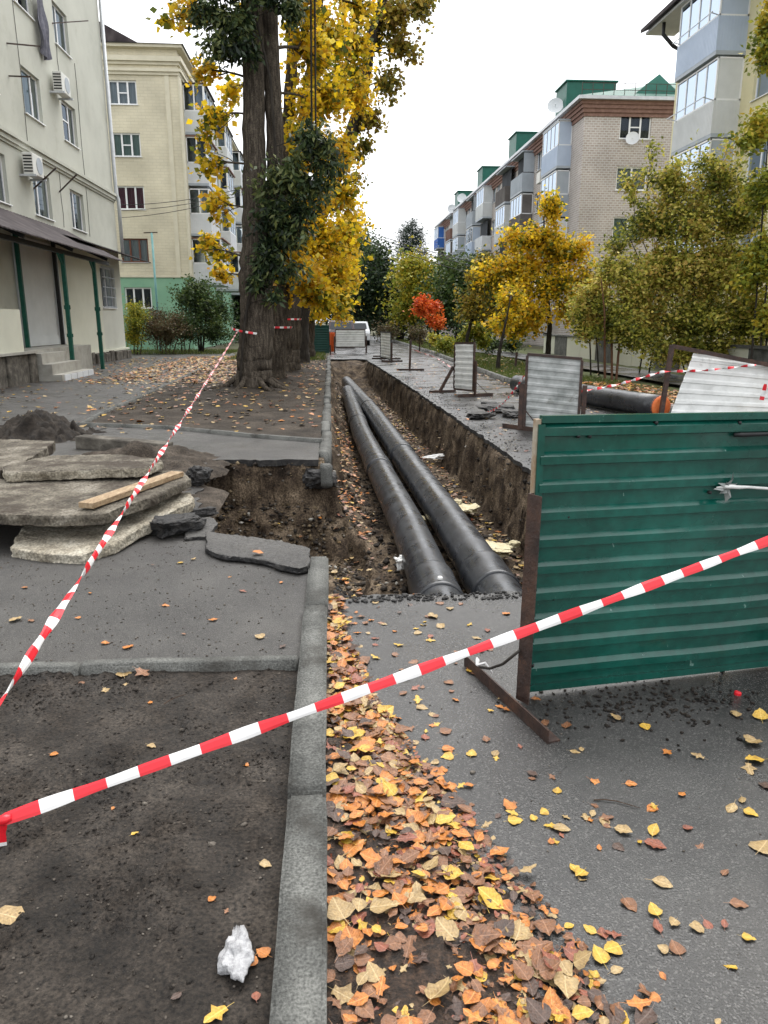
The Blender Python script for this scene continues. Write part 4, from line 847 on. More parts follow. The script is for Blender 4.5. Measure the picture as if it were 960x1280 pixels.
# white panel with a bent sheet inside a frame
WA, WB = (5.66, 12.6), (7.95, 12.15)
t = thing('hoarding_panel', (*WA, 0), 'white corrugated sheet hanging askew in a rusty steel frame', 'barrier panel')
for (xx, yy, h_, lean) in ((WA[0], WA[1], 1.27, .09), (WB[0], WB[1], .9, 0)):
    b = MB(); b.bar((xx, yy, 0.02), (xx + lean, yy, h_), .07, .07, up=(0, 1, 0)); b.build('post', M['rust'], t)
    b = MB(); b.bar((xx, yy - .45, .03), (xx, yy + .45, .03), .06, .06); b.build('foot', M['rust'], t)
b = MB(); b.bar((WA[0] + .09, WA[1], 1.25), (WB[0] + .02, WB[1], .82), .07, .07); b.build('top_rail', M['rust'], t)
corr_sheet((5.75, 12.5, -.0 + .02), (8.1, 12.0, .02), (6.14, 12.62, 1.13), (8.25, 12.2, .86), n=(-.2, -.97, 0), ncol=24, dent=.03, seed=8, pitch=.19, depth=.018).build('sheet', M['white_sheet'], t)
# far panels
panel('dark green corrugated panel standing on the tree strip at the far end of the trench', (-1.42, 39.), (-.05, 39.), .12, 1.34, M['green_far'], M['green_far'], foot=.6, post_h=.5)
panel('white corrugated panel closing off the road beyond the trench', (.30, 41.), (1.87, 41.), .33, .92, M['white_sheet'], M['rust'], foot=.8, post_h=.9)
panel('small white corrugated panel turned side on by the far trench end', (2.28, 34.6), (2.55, 32.2), .1, 1.1, M['white_sheet'], M['black'], 'hoarding panels along the trench', foot=.9, post_h=.8)
# bare posts of removed panels
for (px, py, top, lab) in ((512, 463, 425, 'bare steel panel post on a cross foot beside the trench edge'), (487, 449, 420, 'short steel panel post on a cross foot, first of a pair'), (478, 446, 421, 'short steel panel post on a cross foot, second of a pair'), (644, 462, 440, 'short steel stake on the verge behind the capped pipe')):
    p = G(px, py); h_ = AY(px, top, p[1])[2]
    t = thing('panel_stand', p, lab, 'post', 'bare panel stands')
    b = MB(); b.bar((p[0], p[1], .02), (p[0] + .03, p[1], h_), .07, .07, up=(0, 1, 0)); b.build('post', M['rust'], t)
    b = MB(); b.bar((p[0] - .45, p[1] + .02, .03), (p[0] + .5, p[1] - .05, .03), .07, .06); b.build('foot', M['rust'], t)
# orange netting by the white panel
b = MB(); V = []
for i in range(21):
    for j in range(9): V.append((-.02 + .3 * i / 20, 42.2 + .08 * math.sin(i * .9), .03 + 1.05 * j / 8 + .03 * math.sin(i)))
b.add(V, [(i * 9 + j, (i + 1) * 9 + j, (i + 1) * 9 + j + 1, i * 9 + j + 1) for i in range(20) for j in range(8)])
props(b.build('safety_netting', M['orange'], base=(0.12, 42.2, 0)), 'orange plastic safety netting beside the white road panel', 'netting')

# ================================================================== BARRIER TAPE
def tape(label, path, wd, stripe, turns, flat=.12, parent=None, sag=0., name='barrier_tape', phase=0, wvar=0., nmin=40, wob=.35):
    P = [Vector([float(c) for c in p]) for p in path]; pts = []
    seg = [(P[i + 1] - P[i]).length for i in range(len(P) - 1)]; tot = sum(seg); n = max(nmin, int(tot / (stripe / 4)))
    for i in range(n + 1):
        d = tot * i / n; k = 0
        while k < len(seg) - 1 and d > seg[k]: d -= seg[k]; k += 1
        t = d / seg[k]; s = i / n; q = P[k].lerp(P[k + 1], t); q.z -= sag * 4 * s * (1 - s); pts.append(q)
    seg_n = 6; tw = [turns * 2 * math.pi * i / n + phase + wob * math.sin(i * .21) * math.sin(i * .07 + 2) for i in range(n + 1)]
    rad = [wd / 2 * (1 + wvar * math.sin(i * .37) * math.sin(i * .11 + 1)) for i in range(n + 1)]
    b_ = MB(); b_.tube(pts, rad, seg_n, flat=flat, twist=tw); 
    for i in range(n):
        mi = int((tot * i / n) / stripe) % 2
        for k in range(seg_n): b_.m[i * seg_n + k] = mi
    o = b_.build(name, [M['tape_red'], M['tape_white']], parent, base=None if parent else pts[0], smooth=False)
    if not parent: props(o, label, 'barrier tape')
    return o
# near tape between two stakes just outside the view
ta, tb = AY(6, 1024, 1.28), AY(966, 673, 1.86)
sa, sb = AY(-60, 1042, 1.27), AY(1040, 642, 1.93)
# the right-hand steel stake stands on the road; the tape runs straight to it
for (p, lab) in ((sa, 'steel stake in the soil bed holding the near barrier tape'), (sb, 'steel stake on the road holding the near barrier tape')):
    b = MB(); b.tube([(p[0], p[1], -.05), (p[0], p[1], p[2] + .12)], .012, 8); props(b.build('steel_stake', M['rust'], base=(p[0], p[1], 0)), lab, 'stake')
NT = thing('barrier_tape', sa, 'red and white barrier tape stretched in front of the green panel', 'barrier tape')
tape('', [ta, tb, sb], .0225, .062, .0, flat=.16, parent=NT, name='ribbon', phase=R(126), sag=.006, wvar=.2, wob=.14)
c = Vector(ta); b = MB(); b.tube([c + Vector((.012, 0, .003)), c, c - Vector((.012, 0, .004)), c - Vector((.03, 0, .005))], [.006, .011, .009, .005], 8); b.build('knot', M['tape_red'], NT, smooth=True)
tape('', [c - Vector((.028, 0, .005)), sa], .012, .05, 0, parent=NT, name='twisted_end', flat=.6, nmin=8)
tape('', [c, c + Vector((-.012, .003, -.03)), c + Vector((-.014, .003, -.06))], .018, .05, .1, parent=NT, name='loose_end', phase=1, nmin=8)
# tape from the trunk
tt = AY(298, 412, 18.0); te = AY(-4, 884, 1.95); tl = AY(-60, 975, 1.75)
tape('twisted red and white barrier tape running from the big trunk over the slabs', [tt, te, tl], .030, .075, 9.0, flat=.22, sag=.02, wvar=.25)
# stake for its end
b = MB(); b.tube([(tl[0], tl[1], 0), (tl[0], tl[1], tl[2] + .15)], .012, 8); props(b.build('steel_stake', M['rust'], base=(tl[0], tl[1], 0)), 'steel stake in the soil bed holding the tape from the trunk', 'stake')
# tape bands on trunks
def band(label, c, r, a0, a1, zslope=.0, wd=.05):
    pts = [(c[0] + r * math.cos(R(a)), c[1] + r * math.sin(R(a)), c[2] + zslope * (a - a0)) for a in np.linspace(a0, a1, 14)]
    return tape(label, pts, wd, .11, .0, flat=.15, phase=R(90))
band('barrier tape wrapped round the big trunk with the dark climber', (-1.86, 18.25, 1.52), .42, 180, 330, -.0012)
band('barrier tape wrapped round the second trunk of the linden row', (-1.40, 21.0, 1.5), .4, 200, 350)
band('barrier tape wrapped round the third trunk of the linden row', (-1.28, 24.5, 1.72), .4, 200, 350)
# tape between panels
a = AY(655, 470, 11.6); tape('slack barrier tape hanging from the weathered grey panel post to the ground', [a, G(608, 516, .03)], .04, .09, 5, flat=.2, sag=.12)
tape('barrier tape strung between the weathered panel and the white askew panel', [AY(722, 490, 11.9), AY(770, 480, 12.2), AY(828, 463, 12.5), AY(880, 462, 12.38), AY(945, 456, 12.1)], .045, .1, 6, flat=.2, sag=.02)
tape('barrier tape tied down the side of the weathered panel', [AY(724, 478, 11.75), AY(712, 512, 11.7)], .05, .1, 1, flat=.15)
tape('barrier tape scrap tied on the askew white sheet', [AY(957, 480, 11.95), AY(952, 500, 11.95)], .07, .1, .2, flat=.15)
tape('faded barrier tape running along the grass verge', [AY(516, 437, 26.4), G(545, 447, .12), G(580, 470, .1)], .05, .14, 4, flat=.2)

# ================================================================== RUBBLE: SLABS, PLANK, CHUNKS
def px_poly(pts, z, amp=.03, seed=0, step=.05): return jag([tuple(G(x, y, z)[:2]) for x, y in pts], step, amp, seed)
def roughen(o, voxel, a1, s1, a2, s2, seed, cut=0.):
    """voxel remesh, then break the surface up with noise"""
    md = o.modifiers.new('r', 'REMESH'); md.mode = 'VOXEL'; md.voxel_size = voxel; md.use_smooth_shade = False
    dg = bpy.context.evaluated_depsgraph_get(); ev = o.evaluated_get(dg); me = bpy.data.meshes.new_from_object(ev); o.modifiers.clear()
    n = len(me.vertices); P = np.empty(n * 3, np.float32); me.vertices.foreach_get('co', P); P = P.reshape(-1, 3).astype(float); N_ = np.empty(n * 3, np.float32); me.vertices.foreach_get('normal', N_); N_ = N_.reshape(-1, 3)
    Wp = P + np.array(o.location); side_ = 1 - np.abs(N_[:, 2]); k = a1 * fbm(Wp, s1, 4, seed) * (.35 + 1.3 * side_) + a2 * fbm(Wp, s2, 3, seed + 9)
    if cut: k = k - cut * np.maximum(0, np.abs(fbm(Wp, s1 * 1.7, 3, seed + 3)) - .35) * side_
    P = P + N_ * k[:, None]; me.vertices.foreach_set('co', P.astype(np.float32).ravel()); me.update()
    old = o.data; o.data = me
    me.materials.clear(); [me.materials.append(m_) for m_ in old.materials]
    if len(old.materials) > 1:
        nf = len(me.polygons); Nf = np.empty(nf * 3, np.float32); me.polygons.foreach_get('normal', Nf); me.polygons.foreach_set('material_index', (Nf.reshape(-1, 3)[:, 2] < .55).astype(np.int32))
    bpy.data.meshes.remove(old)
def slab(name, label, cat, pts, z, thick, mats, tilt=(0, 0), group=None, rough=.02, seed=0, amp=.03, drop=0):
    pl = px_poly(pts, z, amp, seed, .03); cx = sum(p[0] for p in pl) / len(pl); cy = sum(p[1] for p in pl) / len(pl)
    o = plate(name, pl, z, thick, mats, tilt=(tilt[0], tilt[1], cx, cy), rough=0, seed=seed, layers=2, base=(cx, cy, z - thick))
    if rough > .015: roughen(o, .012, .008, 6., .0045, 38., seed, .018)
    else: roughen(o, .012, .01, 7., .004, 40., seed, .01)
    return props(o, label, cat, group)
gs = 'broken concrete slabs'
slab('concrete_slab', 'thick pale broken concrete slab at the bottom of the pile', 'slab', [(10, 676), (60, 684), (100, 686), (142, 674), (200, 648), (242, 632), (240, 622), (190, 622), (100, 640), (30, 652)], .19, .08, M['concrete'], (.02, .06), gs, seed=1, rough=.03, amp=.022)
slab('concrete_slab', 'wide dirty concrete slab carrying the wooden plank', 'slab', [(-70, 640), (60, 643), (130, 641), (185, 622), (240, 598), (226, 588), (150, 592), (20, 598), (-70, 604)], .36, .08, M['concrete_dirty'], (.0, .01), gs, seed=2, rough=.03, amp=.022)
slab('concrete_slab', 'long grey concrete slab resting on the dirt behind the plank', 'slab', [(6, 590), (90, 588), (184, 586), (202, 576), (150, 568), (60, 568), (4, 580)], .46, .08, [M['concrete_dirty'], M['concrete']], (.02, 0), gs, seed=3, rough=.025, amp=.03)
slab('concrete_slab', 'dirt covered concrete slab lying beside the dark earth mound', 'slab', [(-70, 592), (0, 590), (34, 580), (50, 566), (70, 552), (0, 548), (-70, 550)], .42, .11, M['concrete_dirty'], (.03, .0), gs, seed=4, rough=.03, amp=.03)
slab('asphalt_slab', 'large broken asphalt slab lifted at the edge of the side pit', 'asphalt slab', [(256, 662), (300, 668), (350, 676), (388, 684), (386, 708), (374, 712), (320, 699), (275, 693), (259, 686)], .125, .042, [M['asphalt_path'], M['bitumen']], (.0, -.015), 'broken asphalt pieces', seed=6, rough=.008, amp=.012)
slab('asphalt_slab', 'small broken asphalt slab beside the concrete pile', 'asphalt slab', [(228, 655), (262, 648), (272, 655), (262, 668), (232, 670)], .12, .04, [M['asphalt_path'], M['bitumen']], (.0, .05), 'broken asphalt pieces', seed=7, rough=.01)
def chunk(name, label, cat, c, d, m, seed=0, rz=0., group=None, amp=.3, parent=None, sub=4):
    bm = bmesh.new(); bmesh.ops.create_icosphere(bm, subdivisions=sub, radius=1)
    P = np.array([v.co[:] for v in bm.verts]); n = fbm(P + seed * 5.1, 1.6, 4, seed); n_2 = fbm(P + seed * 2.3, 8, 3, seed + 5)
    mt = Matrix.Rotation(rz, 3, 'Z')
    for v, k, k2 in zip(bm.verts, n, n_2):
        q = Vector([math.copysign(abs(x) ** .7, x) for x in v.co]) * (1 + amp * float(k) + .09 * float(k2)); v.co = mt @ Vector((q.x * d[0], q.y * d[1], q.z * d[2]))
    lo = min(v.co.z for v in bm.verts)
    for v in bm.verts: v.co.z -= lo
    me = bpy.data.meshes.new(name); bm.to_mesh(me); bm.free(); me.materials.append(m)
    o = bpy.data.objects.new(name, me); COL.objects.link(o); o.location = tuple(c)
    return props(o, label, cat, group)
def cg(x, y, z): p = G(x, y, z); return (p[0], p[1], z)
chunk('bitumen_chunk', 'black bitumen lump wedged under the bottom concrete slab', 'asphalt chunk', cg(224, 668, .075), (.17, .12, .07), M['bitumen'], 1, .6, 'bitumen chunks')
chunk('bitumen_chunk', 'black bitumen lump standing at the corner of the side pit', 'asphalt chunk', cg(250, 607, .07), (.11, .1, .085), M['bitumen'], 2, .3, 'bitumen chunks')
chunk('bitumen_chunk', 'long black bitumen strip beside the small asphalt slab', 'asphalt chunk', cg(252, 647, .07), (.14, .04, .035), M['bitumen'], 3, .5, 'bitumen chunks')
chunk('bitumen_chunk', 'black bitumen mass under the broken kerb end above the pit', 'asphalt chunk', (-.16, 8.72, -.28), (.2, .16, .11), M['bitumen'], 4, .1, 'bitumen chunks')
for k, (px, py, s) in enumerate(((622, 515, .2), (600, 523, .16), (640, 520, .17), (612, 507, .12))):
    chunk('bitumen_chunk', 'flat black asphalt piece lying by the foot of the weathered grey panel', 'asphalt chunk', cg(px, py, 0.), (s * 1.6, s, s * .3), M['bitumen'], 10 + k, k * .7, 'asphalt pieces by the panel foot')
# plank
a, c = Vector(G(107, 632, .39)), Vector(G(222, 592, .39)); d = (c - a).normalized()
b = MB(); b.bar(a, c, .12, .042); props(b.build('plank', M['wood'], base=(*((a + c) / 2)[:2], .345), bevel=.004), 'fresh sawn wooden plank lying across the concrete slabs', 'plank')
# loose kerb stone
b = MB(); a, c = Vector(G(100, 552, .16)), Vector(G(212, 562, .12)); b.bar(a, c, .2, .17)
o = b.build('loose_kerb_stone', M['stone_dark'], base=(*((a + c) / 2)[:2], .07), bevel=.02); props(o, 'pulled out dark kerb stone lying on loose dirt', 'kerb stone')
# dirt heaps
def heap(name, label, cx, cy, rx, ry, h, m, seed, z0=.07, n=70, amp=.5, fine=.5):
    X, Y = np.meshgrid(np.linspace(-1.15, 1.15, n), np.linspace(-1.15, 1.15, n)); x, y = X.ravel(), Y.ravel()
    q = np.stack([x * rx, y * ry, x * 0 + seed], 1); r = np.sqrt(x * x + y * y) + .18 * fbm(q, 1.6, 3, seed)
    p = np.clip(1 - r, 0, 1); z = h * (p * p * (3 - 2 * p)) * (1 + amp * fbm(q, 3, 3, seed + 3)) + h * .16 * fine * fbm(q, 11, 3, seed + 5) * np.minimum(1, p * 6) - .03 * (p <= 0)
    V = np.stack([cx + x * rx, cy + y * ry, z0 + z], 1); dm = np.minimum(1, p * 4)[:, None]
    V[:, :2] += .04 * dm * np.stack([fbm(q, 7, 3, seed + 7), fbm(q, 7, 3, seed + 8)], 1)
    i = (np.arange(n - 1)[:, None] * n + np.arange(n - 1)[None, :]).ravel(); F = np.stack([i, i + 1, i + n + 1, i + n], 1); F = F[(p[F] > 0).any(1)]
    o = fast_mesh(name, V, F, m, base=(cx, cy, z0), smooth=True); return props(o, label, 'dirt heap')
p = G(52, 548, .08); heap('dirt_heap', 'dark clumpy earth mound behind the dirt covered slab', p[0] - .1, p[1] + .2, .95, .8, .3, M['clod'], 3, fine=1.6, amp=.6)
heap('dirt_heap', 'low spread of brown dirt under the pulled kerb stone', -2.2, 8.55, 1.15, 1.15, .2, M['dirt'], 8)
heap('dirt_heap', 'brown dirt spread under the pile of slabs', -2.35, 6.9, 1.25, 1.2, .14, M['dirt'], 12)
# foam pieces in the trench
for k, (px, py, s, lab) in enumerate(((566, 632, .14, 'small'), (585, 640, .2, 'long'), (622, 690, .2, 'wide'), (605, 684, .12, 'chipped'), (640, 686, .08, 'tiny'), (528, 655, .07, 'crumbled'))):
    z_ = -.84; chunk('foam_piece', lab + ' piece of pale yellow insulation foam on the trench floor', 'foam', cg(px, py, z_), (s, s * .55, .035), M['foam'], 30 + k, k * .9, 'insulation foam scraps', amp=.5)
p = cg(502, 712, -.78); chunk('plastic_scrap', 'crumpled white plastic scrap beside the heating pipe', 'plastic scrap', p, (.06, .05, .05), M['rag'], 44, .3, amp=.6)
p = cg(560, 575, -.85); chunk('foam_piece', 'white wrapping crumpled beyond the yellow foam on the trench floor', 'foam', (p[0], p[1], -.84), (.3, .12, .04), M['rag'], 46, .2, 'insulation foam scraps', amp=.6)
# stones: loose rubble too many to count
def stones(name, pts, sizes, m, seed=0, kind='stuff', label=None, flatz=.6):
    base = np.array([(1, 0, 0), (-1, 0, 0), (0, 1, 0), (0, -1, 0), (0, 0, 1), (0, 0, -1), (.62, .62, .45), (-.62, .6, .5), (.6, -.63, .4), (-.6, -.6, .55)], float)
    hull = [(4, 0, 6), (4, 6, 2), (4, 2, 7), (4, 7, 1), (4, 1, 9), (4, 9, 3), (4, 3, 8), (4, 8, 0), (6, 0, 2), (7, 2, 1), (9, 1, 3), (8, 3, 0), (5, 2, 0), (5, 1, 2), (5, 3, 1), (5, 0, 3)]
    rg = np.random.default_rng(seed); n = len(pts); V = base[None] * rg.uniform(.65, 1.15, (n, 10, 1)) * np.asarray(sizes)[:, None, None] * rg.uniform(.6, 1.3, (n, 1, 3))
    V[:, :, 2] *= flatz; th = rg.uniform(0, 6.28, n); cth, sth = np.cos(th)[:, None], np.sin(th)[:, None]
    x = V[:, :, 0] * cth - V[:, :, 1] * sth; y = V[:, :, 0] * sth + V[:, :, 1] * cth; V[:, :, 0], V[:, :, 1] = x, y; V += np.asarray(pts)[:, None, :]
    F = (np.array(hull)[None] + 10 * np.arange(n)[:, None, None]).reshape(-1, 3)
    o = fast_mesh(name, V.reshape(-1, 3), F, m, kind=kind)
    if label: props(o, label, 'rubble')
    return o
rg = np.random.default_rng(5)
def ex_pts(n, x0, x1, y0, y1, pw=1.):
    x = rg.uniform(x0, x1, n); y = y0 + (y1 - y0) * rg.uniform(0, 1, n) ** pw; return np.stack([x, y, ex_z(x, y)], 1)
for (nm_, m_, n1, n2, n3, lo_, hi_, sd_, lab_) in (('trench_rubble', 'rubble', 1500, 1500, 700, .010, .034, 1, 'loose grey stones over the trench floor and pit walls'), ('ochre_clods', 'ochre', 2800, 300, 100, .010, .036, 21, 'ochre clay clods in the side pit wall'), ('dark_clods', 'clod', 1800, 3000, 2500, .012, .05, 22, 'dark earth clods over the trench walls and floor'), ('pale_stones', 'pale_stone', 260, 150, 80, .012, .04, 23, 'pale stones showing in the pit and trench walls')):
    pp = np.concatenate([ex_pts(n1, -1.5, .25, 5.15, 8.95), ex_pts(n2, .0, 2.36, 4.4, 12, 1.5), ex_pts(n3, .05, 2.2, 10, 32, 1.3)])
    stones(nm_, pp, lo_ + (hi_ - lo_) * rg.random(len(pp)) ** 2.2, [M[m_]], sd_, label=lab_, flatz=.75)
pp = ex_pts(1500, -.0, 2.2, 4.28, 4.75); pp[:, 2] = np.maximum(pp[:, 2], 0) * 0 + np.where(pp[:, 1] < 4.4, .004, ex_z(pp[:, 0], pp[:, 1]))
stones('lip_rubble', pp, rg.uniform(.006, .02, len(pp)), [M['bitumen']], 2, label='black asphalt crumbs along the near trench lip')
n = 1300; x = rg.uniform(-1.9, -.2, n); y = 1.0 + 2.25 * rg.random(n); pp = np.stack([x, y, soil_z(x, y) + .001], 1)
stones('soil_pebbles', pp, rg.uniform(.0015, .006, n) * np.where(rg.random(n) > .97, 2.4, 1), [M['rubble']], 3, label='small pebbles scattered over the bare soil bed')
n = 9000; x = rg.uniform(-1.9, -.19, n); y = 1.0 + 2.28 * rg.random(n); k_ = sstep(-.25, .45, fbm(np.stack([x, y, x * 0], 1), 3.2, 3, 25)) + .12 > rg.random(n); x, y = x[k_], y[k_]; pp = np.stack([x, y, soil_z(x, y) + .001], 1)
stones('soil_crumbs', pp, rg.uniform(.002, .0085, len(x)) * np.where(rg.random(len(x)) > .97, 1.8, 1), [M['soil']], 13, label='dark crumbly clods covering the bare soil bed')
n = 1200; x = rg.uniform(-3.2, -.25, n); y = rg.uniform(3.4, 5.6, n); k_ = (x < pit_left(y)) | (y < pit_front(x) - .1); pp = np.stack([x, y, x * 0 + .082], 1)[k_]
stones('path_grit', pp, rg.uniform(.002, .008, len(pp)), [M['rubble']], 4, label='grit and crumbs scattered over the asphalt path')
n = 900; x = rg.uniform(-2.6, -1.2, n); y = rg.uniform(5.8, 9.2, n); pp = np.stack([x, y, x * 0 + .2 + rg.uniform(-.03, .03, n)], 1)
n = 700; x = rg.uniform(.05, 4.5, n); y = rg.uniform(1.4, 5, n); kk = y < 4.3; pp = np.stack([x, y, x * 0 + .002], 1)[kk]
stones('road_grit', pp, rg.uniform(.0015, .005, len(pp)) * np.where(rg.random(len(pp)) > .97, 2.2, 1), [M['rubble']], 6, label='fine grit scattered over the wet road')
x = rg.normal(1.42, .25, 350); y = rg.normal(2.95, .12, 350); pp = np.stack([x, y, x * 0 + .003], 1)
stones('dirt_crumbs', pp, rg.uniform(.003, .014, 350), [M['clod']], 7, label='dark dirt crumbs under the green panel')
x = np.concatenate([rg.uniform(2.3, 3.4, 900)]); y = rg.uniform(8, 24, 900); x = xr(y) + np.abs(rg.normal(0, .35, 900)); pp = np.stack([x, y, x * 0 + .004], 1)
stones('edge_crumbs', pp, rg.uniform(.004, .016, 900), [M['clod']], 8, label='dirt crumbs along the road edge of the trench')
# red bottle cap under the green panel
p = G(922, 868, .0); b = MB(); b.tube([(p[0], p[1], .0), (p[0], p[1], .011), (p[0] + .001, p[1], .014)], [.016, .0155, .012], 16); props(b.build('bottle_cap', M['tape_red'], base=(p[0], p[1], 0), smooth=False), 'red plastic bottle cap on the road under the green panel', 'bottle cap')
# twigs
for k, (pa, pb_, lab) in enumerate((((742, 1000), (800, 1010), 'thin pale twig lying on the wet road'), ((560, 1090), (600, 1130), 'crooked thin twig at the edge of the leaf drift'), ((205, 880), (232, 868), 'short dark twig lying on the bare soil bed'))):
    za = .004 if k < 2 else .075; a_, c_ = Vector(G(*pa, za)), Vector(G(*pb_, za)); m_ = (a_ + c_) / 2 + Vector((.004, .012, .003))
    b = MB(); b.tube([a_, a_.lerp(m_, .5) + Vector((0, .003, .002)), m_, m_.lerp(c_, .6) + Vector((.002, -.004, .002)), c_], [.0025, .0022, .002, .0018, .001], 5); props(b.build('twig', M['twig'], base=a_), lab, 'twig')
# plastic bag on the soil
bm = bmesh.new(); bmesh.ops.create_icosphere(bm, subdivisions=4, radius=1); P = np.array([v.co[:] for v in bm.verts]); n1 = fbm(P, 2.2, 4, 70); n2 = fbm(P, 7, 3, 77)
for v, a_, e_ in zip(bm.verts, n1, n2):
    k_ = 1 + .42 * a_ + .1 * abs(e_); yy = v.co.y; wdt = .036 * (1 - .5 * max(0, yy)) * k_; v.co = Vector((v.co.x * wdt + .012 * yy * 0, yy * .075 * k_, max(-.2, v.co.z) * .026 * k_))
me = bpy.data.meshes.new('plastic_bag'); bm.to_mesh(me); bm.free(); me.materials.append(mat('bag_film', [(.25, .25, .26), (.45, .45, .46), (.62, .62, .63)], scale=38, rough=.22, spec=.6, bump=.8, bscale=70))
me.polygons.foreach_set('use_smooth', [True] * len(me.polygons)); o = bpy.data.objects.new('plastic_bag', me); COL.objects.link(o); p = G(298, 1196, .06); o.location = (p[0], p[1], .071); o.rotation_euler = (0, 0, .12)
props(o, 'crumpled clear plastic bag lying on the bare soil beside the kerb', 'plastic bag')
#@@PLANTS
# ================================================================== TREES AND SHRUBS
def leaves(name, C, size, m, rg_, parent=None, droop=.35, aspect=.62, kind=None, label=None, shade=None):
    """C (n,3): one folded four-cornered leaf at every point"""
    n = len(C); s = size * rg_.uniform(.6, 1.3, (n, 1))
    d = rg_.normal(0, 1, (n, 3)); d[:, 2] = d[:, 2] * .6 - droop; d /= np.linalg.norm(d, axis=1, keepdims=True)
    q = rg_.normal(0, 1, (n, 3)); w_ = np.cross(d, q); w_ /= np.linalg.norm(w_, axis=1, keepdims=True) + 1e-9; nn = np.cross(w_, d)
    L = s; W = s * aspect * .5
    V = np.stack([C, C + d * L * .45 + w_ * W + nn * W * .35, C + d * L, C + d * L * .45 - w_ * W + nn * W * .35], 1).reshape(-1, 3)
    F = np.arange(4 * n).reshape(n, 4)
    r_ = np.clip(rg_.beta(1.6, 1.6, n) if shade is None else shade, 0, 1)
    return fast_mesh(name, V, F, m, rnd=r_, parent=parent, kind=kind)
def bez(a, c, k, rg_, n=7, lift=.15):
    a, c = np.array(a, float), np.array(c, float); L = np.linalg.norm(c - a); mid = (a + c) / 2 + np.array([0, 0, lift * L]) + rg_.normal(0, k * L, 3)
    t = np.linspace(0, 1, n)[:, None]; return (1 - t) ** 2 * a + 2 * t * (1 - t) * mid + t * t * c
def plant(name, label, cat, base, trunks, blobs, lsize, m_leaf, m_bark, group=None, per=26, seed=1, droop=.35, limb_r=.05, spread=.14, tw_r=.008, aspect=.62, lift=.1, trunk_seg=10, rough=.0, wood='trunk', crown='crown', tone=.16):
    """trunks: [(points, radii)], blobs: [(cx,cy,cz, rx,ry,rz, n_twigs)]"""
    rg_ = np.random.default_rng(seed); t = thing(name, base, label, cat, group); wd = MB(); TP = []
    for (pts, rad) in trunks:
        pts = np.array(pts, float); k = max(2, int(len(pts) * 6)); u_ = np.linspace(0, len(pts) - 1, k); dense = np.stack([np.interp(u_, range(len(pts)), pts[:, i]) for i in range(3)], 1)
        rr_ = np.interp(u_, range(len(pts)), rad); dense[1:, :2] += rg_.normal(0, 1, (k - 1, 2)) * rr_[1:, None] * .05
        wd.tube(dense, list(rr_), trunk_seg, rough=rough, seed=seed); TP.append((dense, rr_))
    allp = np.concatenate([d for d, _ in TP]); LP = []; SH = []
    for (cx, cy, cz, rx, ry, rz, nt_) in blobs:
        c = np.array([cx, cy, cz]); dd = np.linalg.norm(allp - c, axis=1) + np.maximum(0, allp[:, 2] - cz + .25 * rz) * 3; s_ = allp[np.argmin(dd)]
        limb = bez(s_, c, .07, rg_, 8, lift); r0 = limb_r * max(.5, min(2, (rx + rz) / 2)); wd.tube(limb, list(np.linspace(r0, r0 * .35, 8)), 6, cap=False)
        q = rg_.normal(0, 1, (nt_, 3)); q /= np.linalg.norm(q, axis=1, keepdims=True); q *= (rg_.uniform(.12, 1, (nt_, 1)) ** .5) * (1 + .25 * rg_.normal(0, 1, (nt_, 1)))
        ends = c + q * np.array([rx, ry, rz]); btone = rg_.normal(0, tone * .6)
        for e_ in ends:
            st = limb[rg_.integers(3, 8)]; tw = bez(st, e_, .08, rg_, 5, .05); wd.tube(tw, [tw_r * 1.6, tw_r * 1.3, tw_r, tw_r * .7, tw_r * .4], 3, cap=False)
            n = max(3, int(per * rg_.uniform(.4, 1.5))); tt_ = rg_.uniform(.3, 1.06, n) ** .8; i_ = np.clip(tt_ * 4, 0, 3.999).astype(int); f_ = (tt_ * 4 - i_)[:, None]
            pos = tw[i_] * (1 - f_) + tw[i_ + 1] * f_; ln = np.linalg.norm(e_ - st)
            LP.append(pos + rg_.normal(0, 1, (n, 3)) * spread * min(1.2, .4 + ln * .5)); SH.append(rg_.beta(1.5, 1.5, n) + btone + rg_.normal(0, tone))
    wd.build(wood, m_bark, t, smooth=True)
    LP = np.concatenate(LP); LP[:, 2] = np.maximum(LP[:, 2], .12); leaves(crown, LP, lsize, m_leaf, rg_, t, droop, aspect, shade=np.concatenate(SH))
    return t
def PB(px, py, Y, rpx, rpz, n, ry=None):
    c = AY(px, py, Y); k = MPP(c); return (c[0], c[1], c[2], rpx * k, ry if ry else max(rpx, rpz) * k * .8, rpz * k, n)
def trk(pts, Y): return [tuple(AY(x, y, Y)) for x, y in pts]
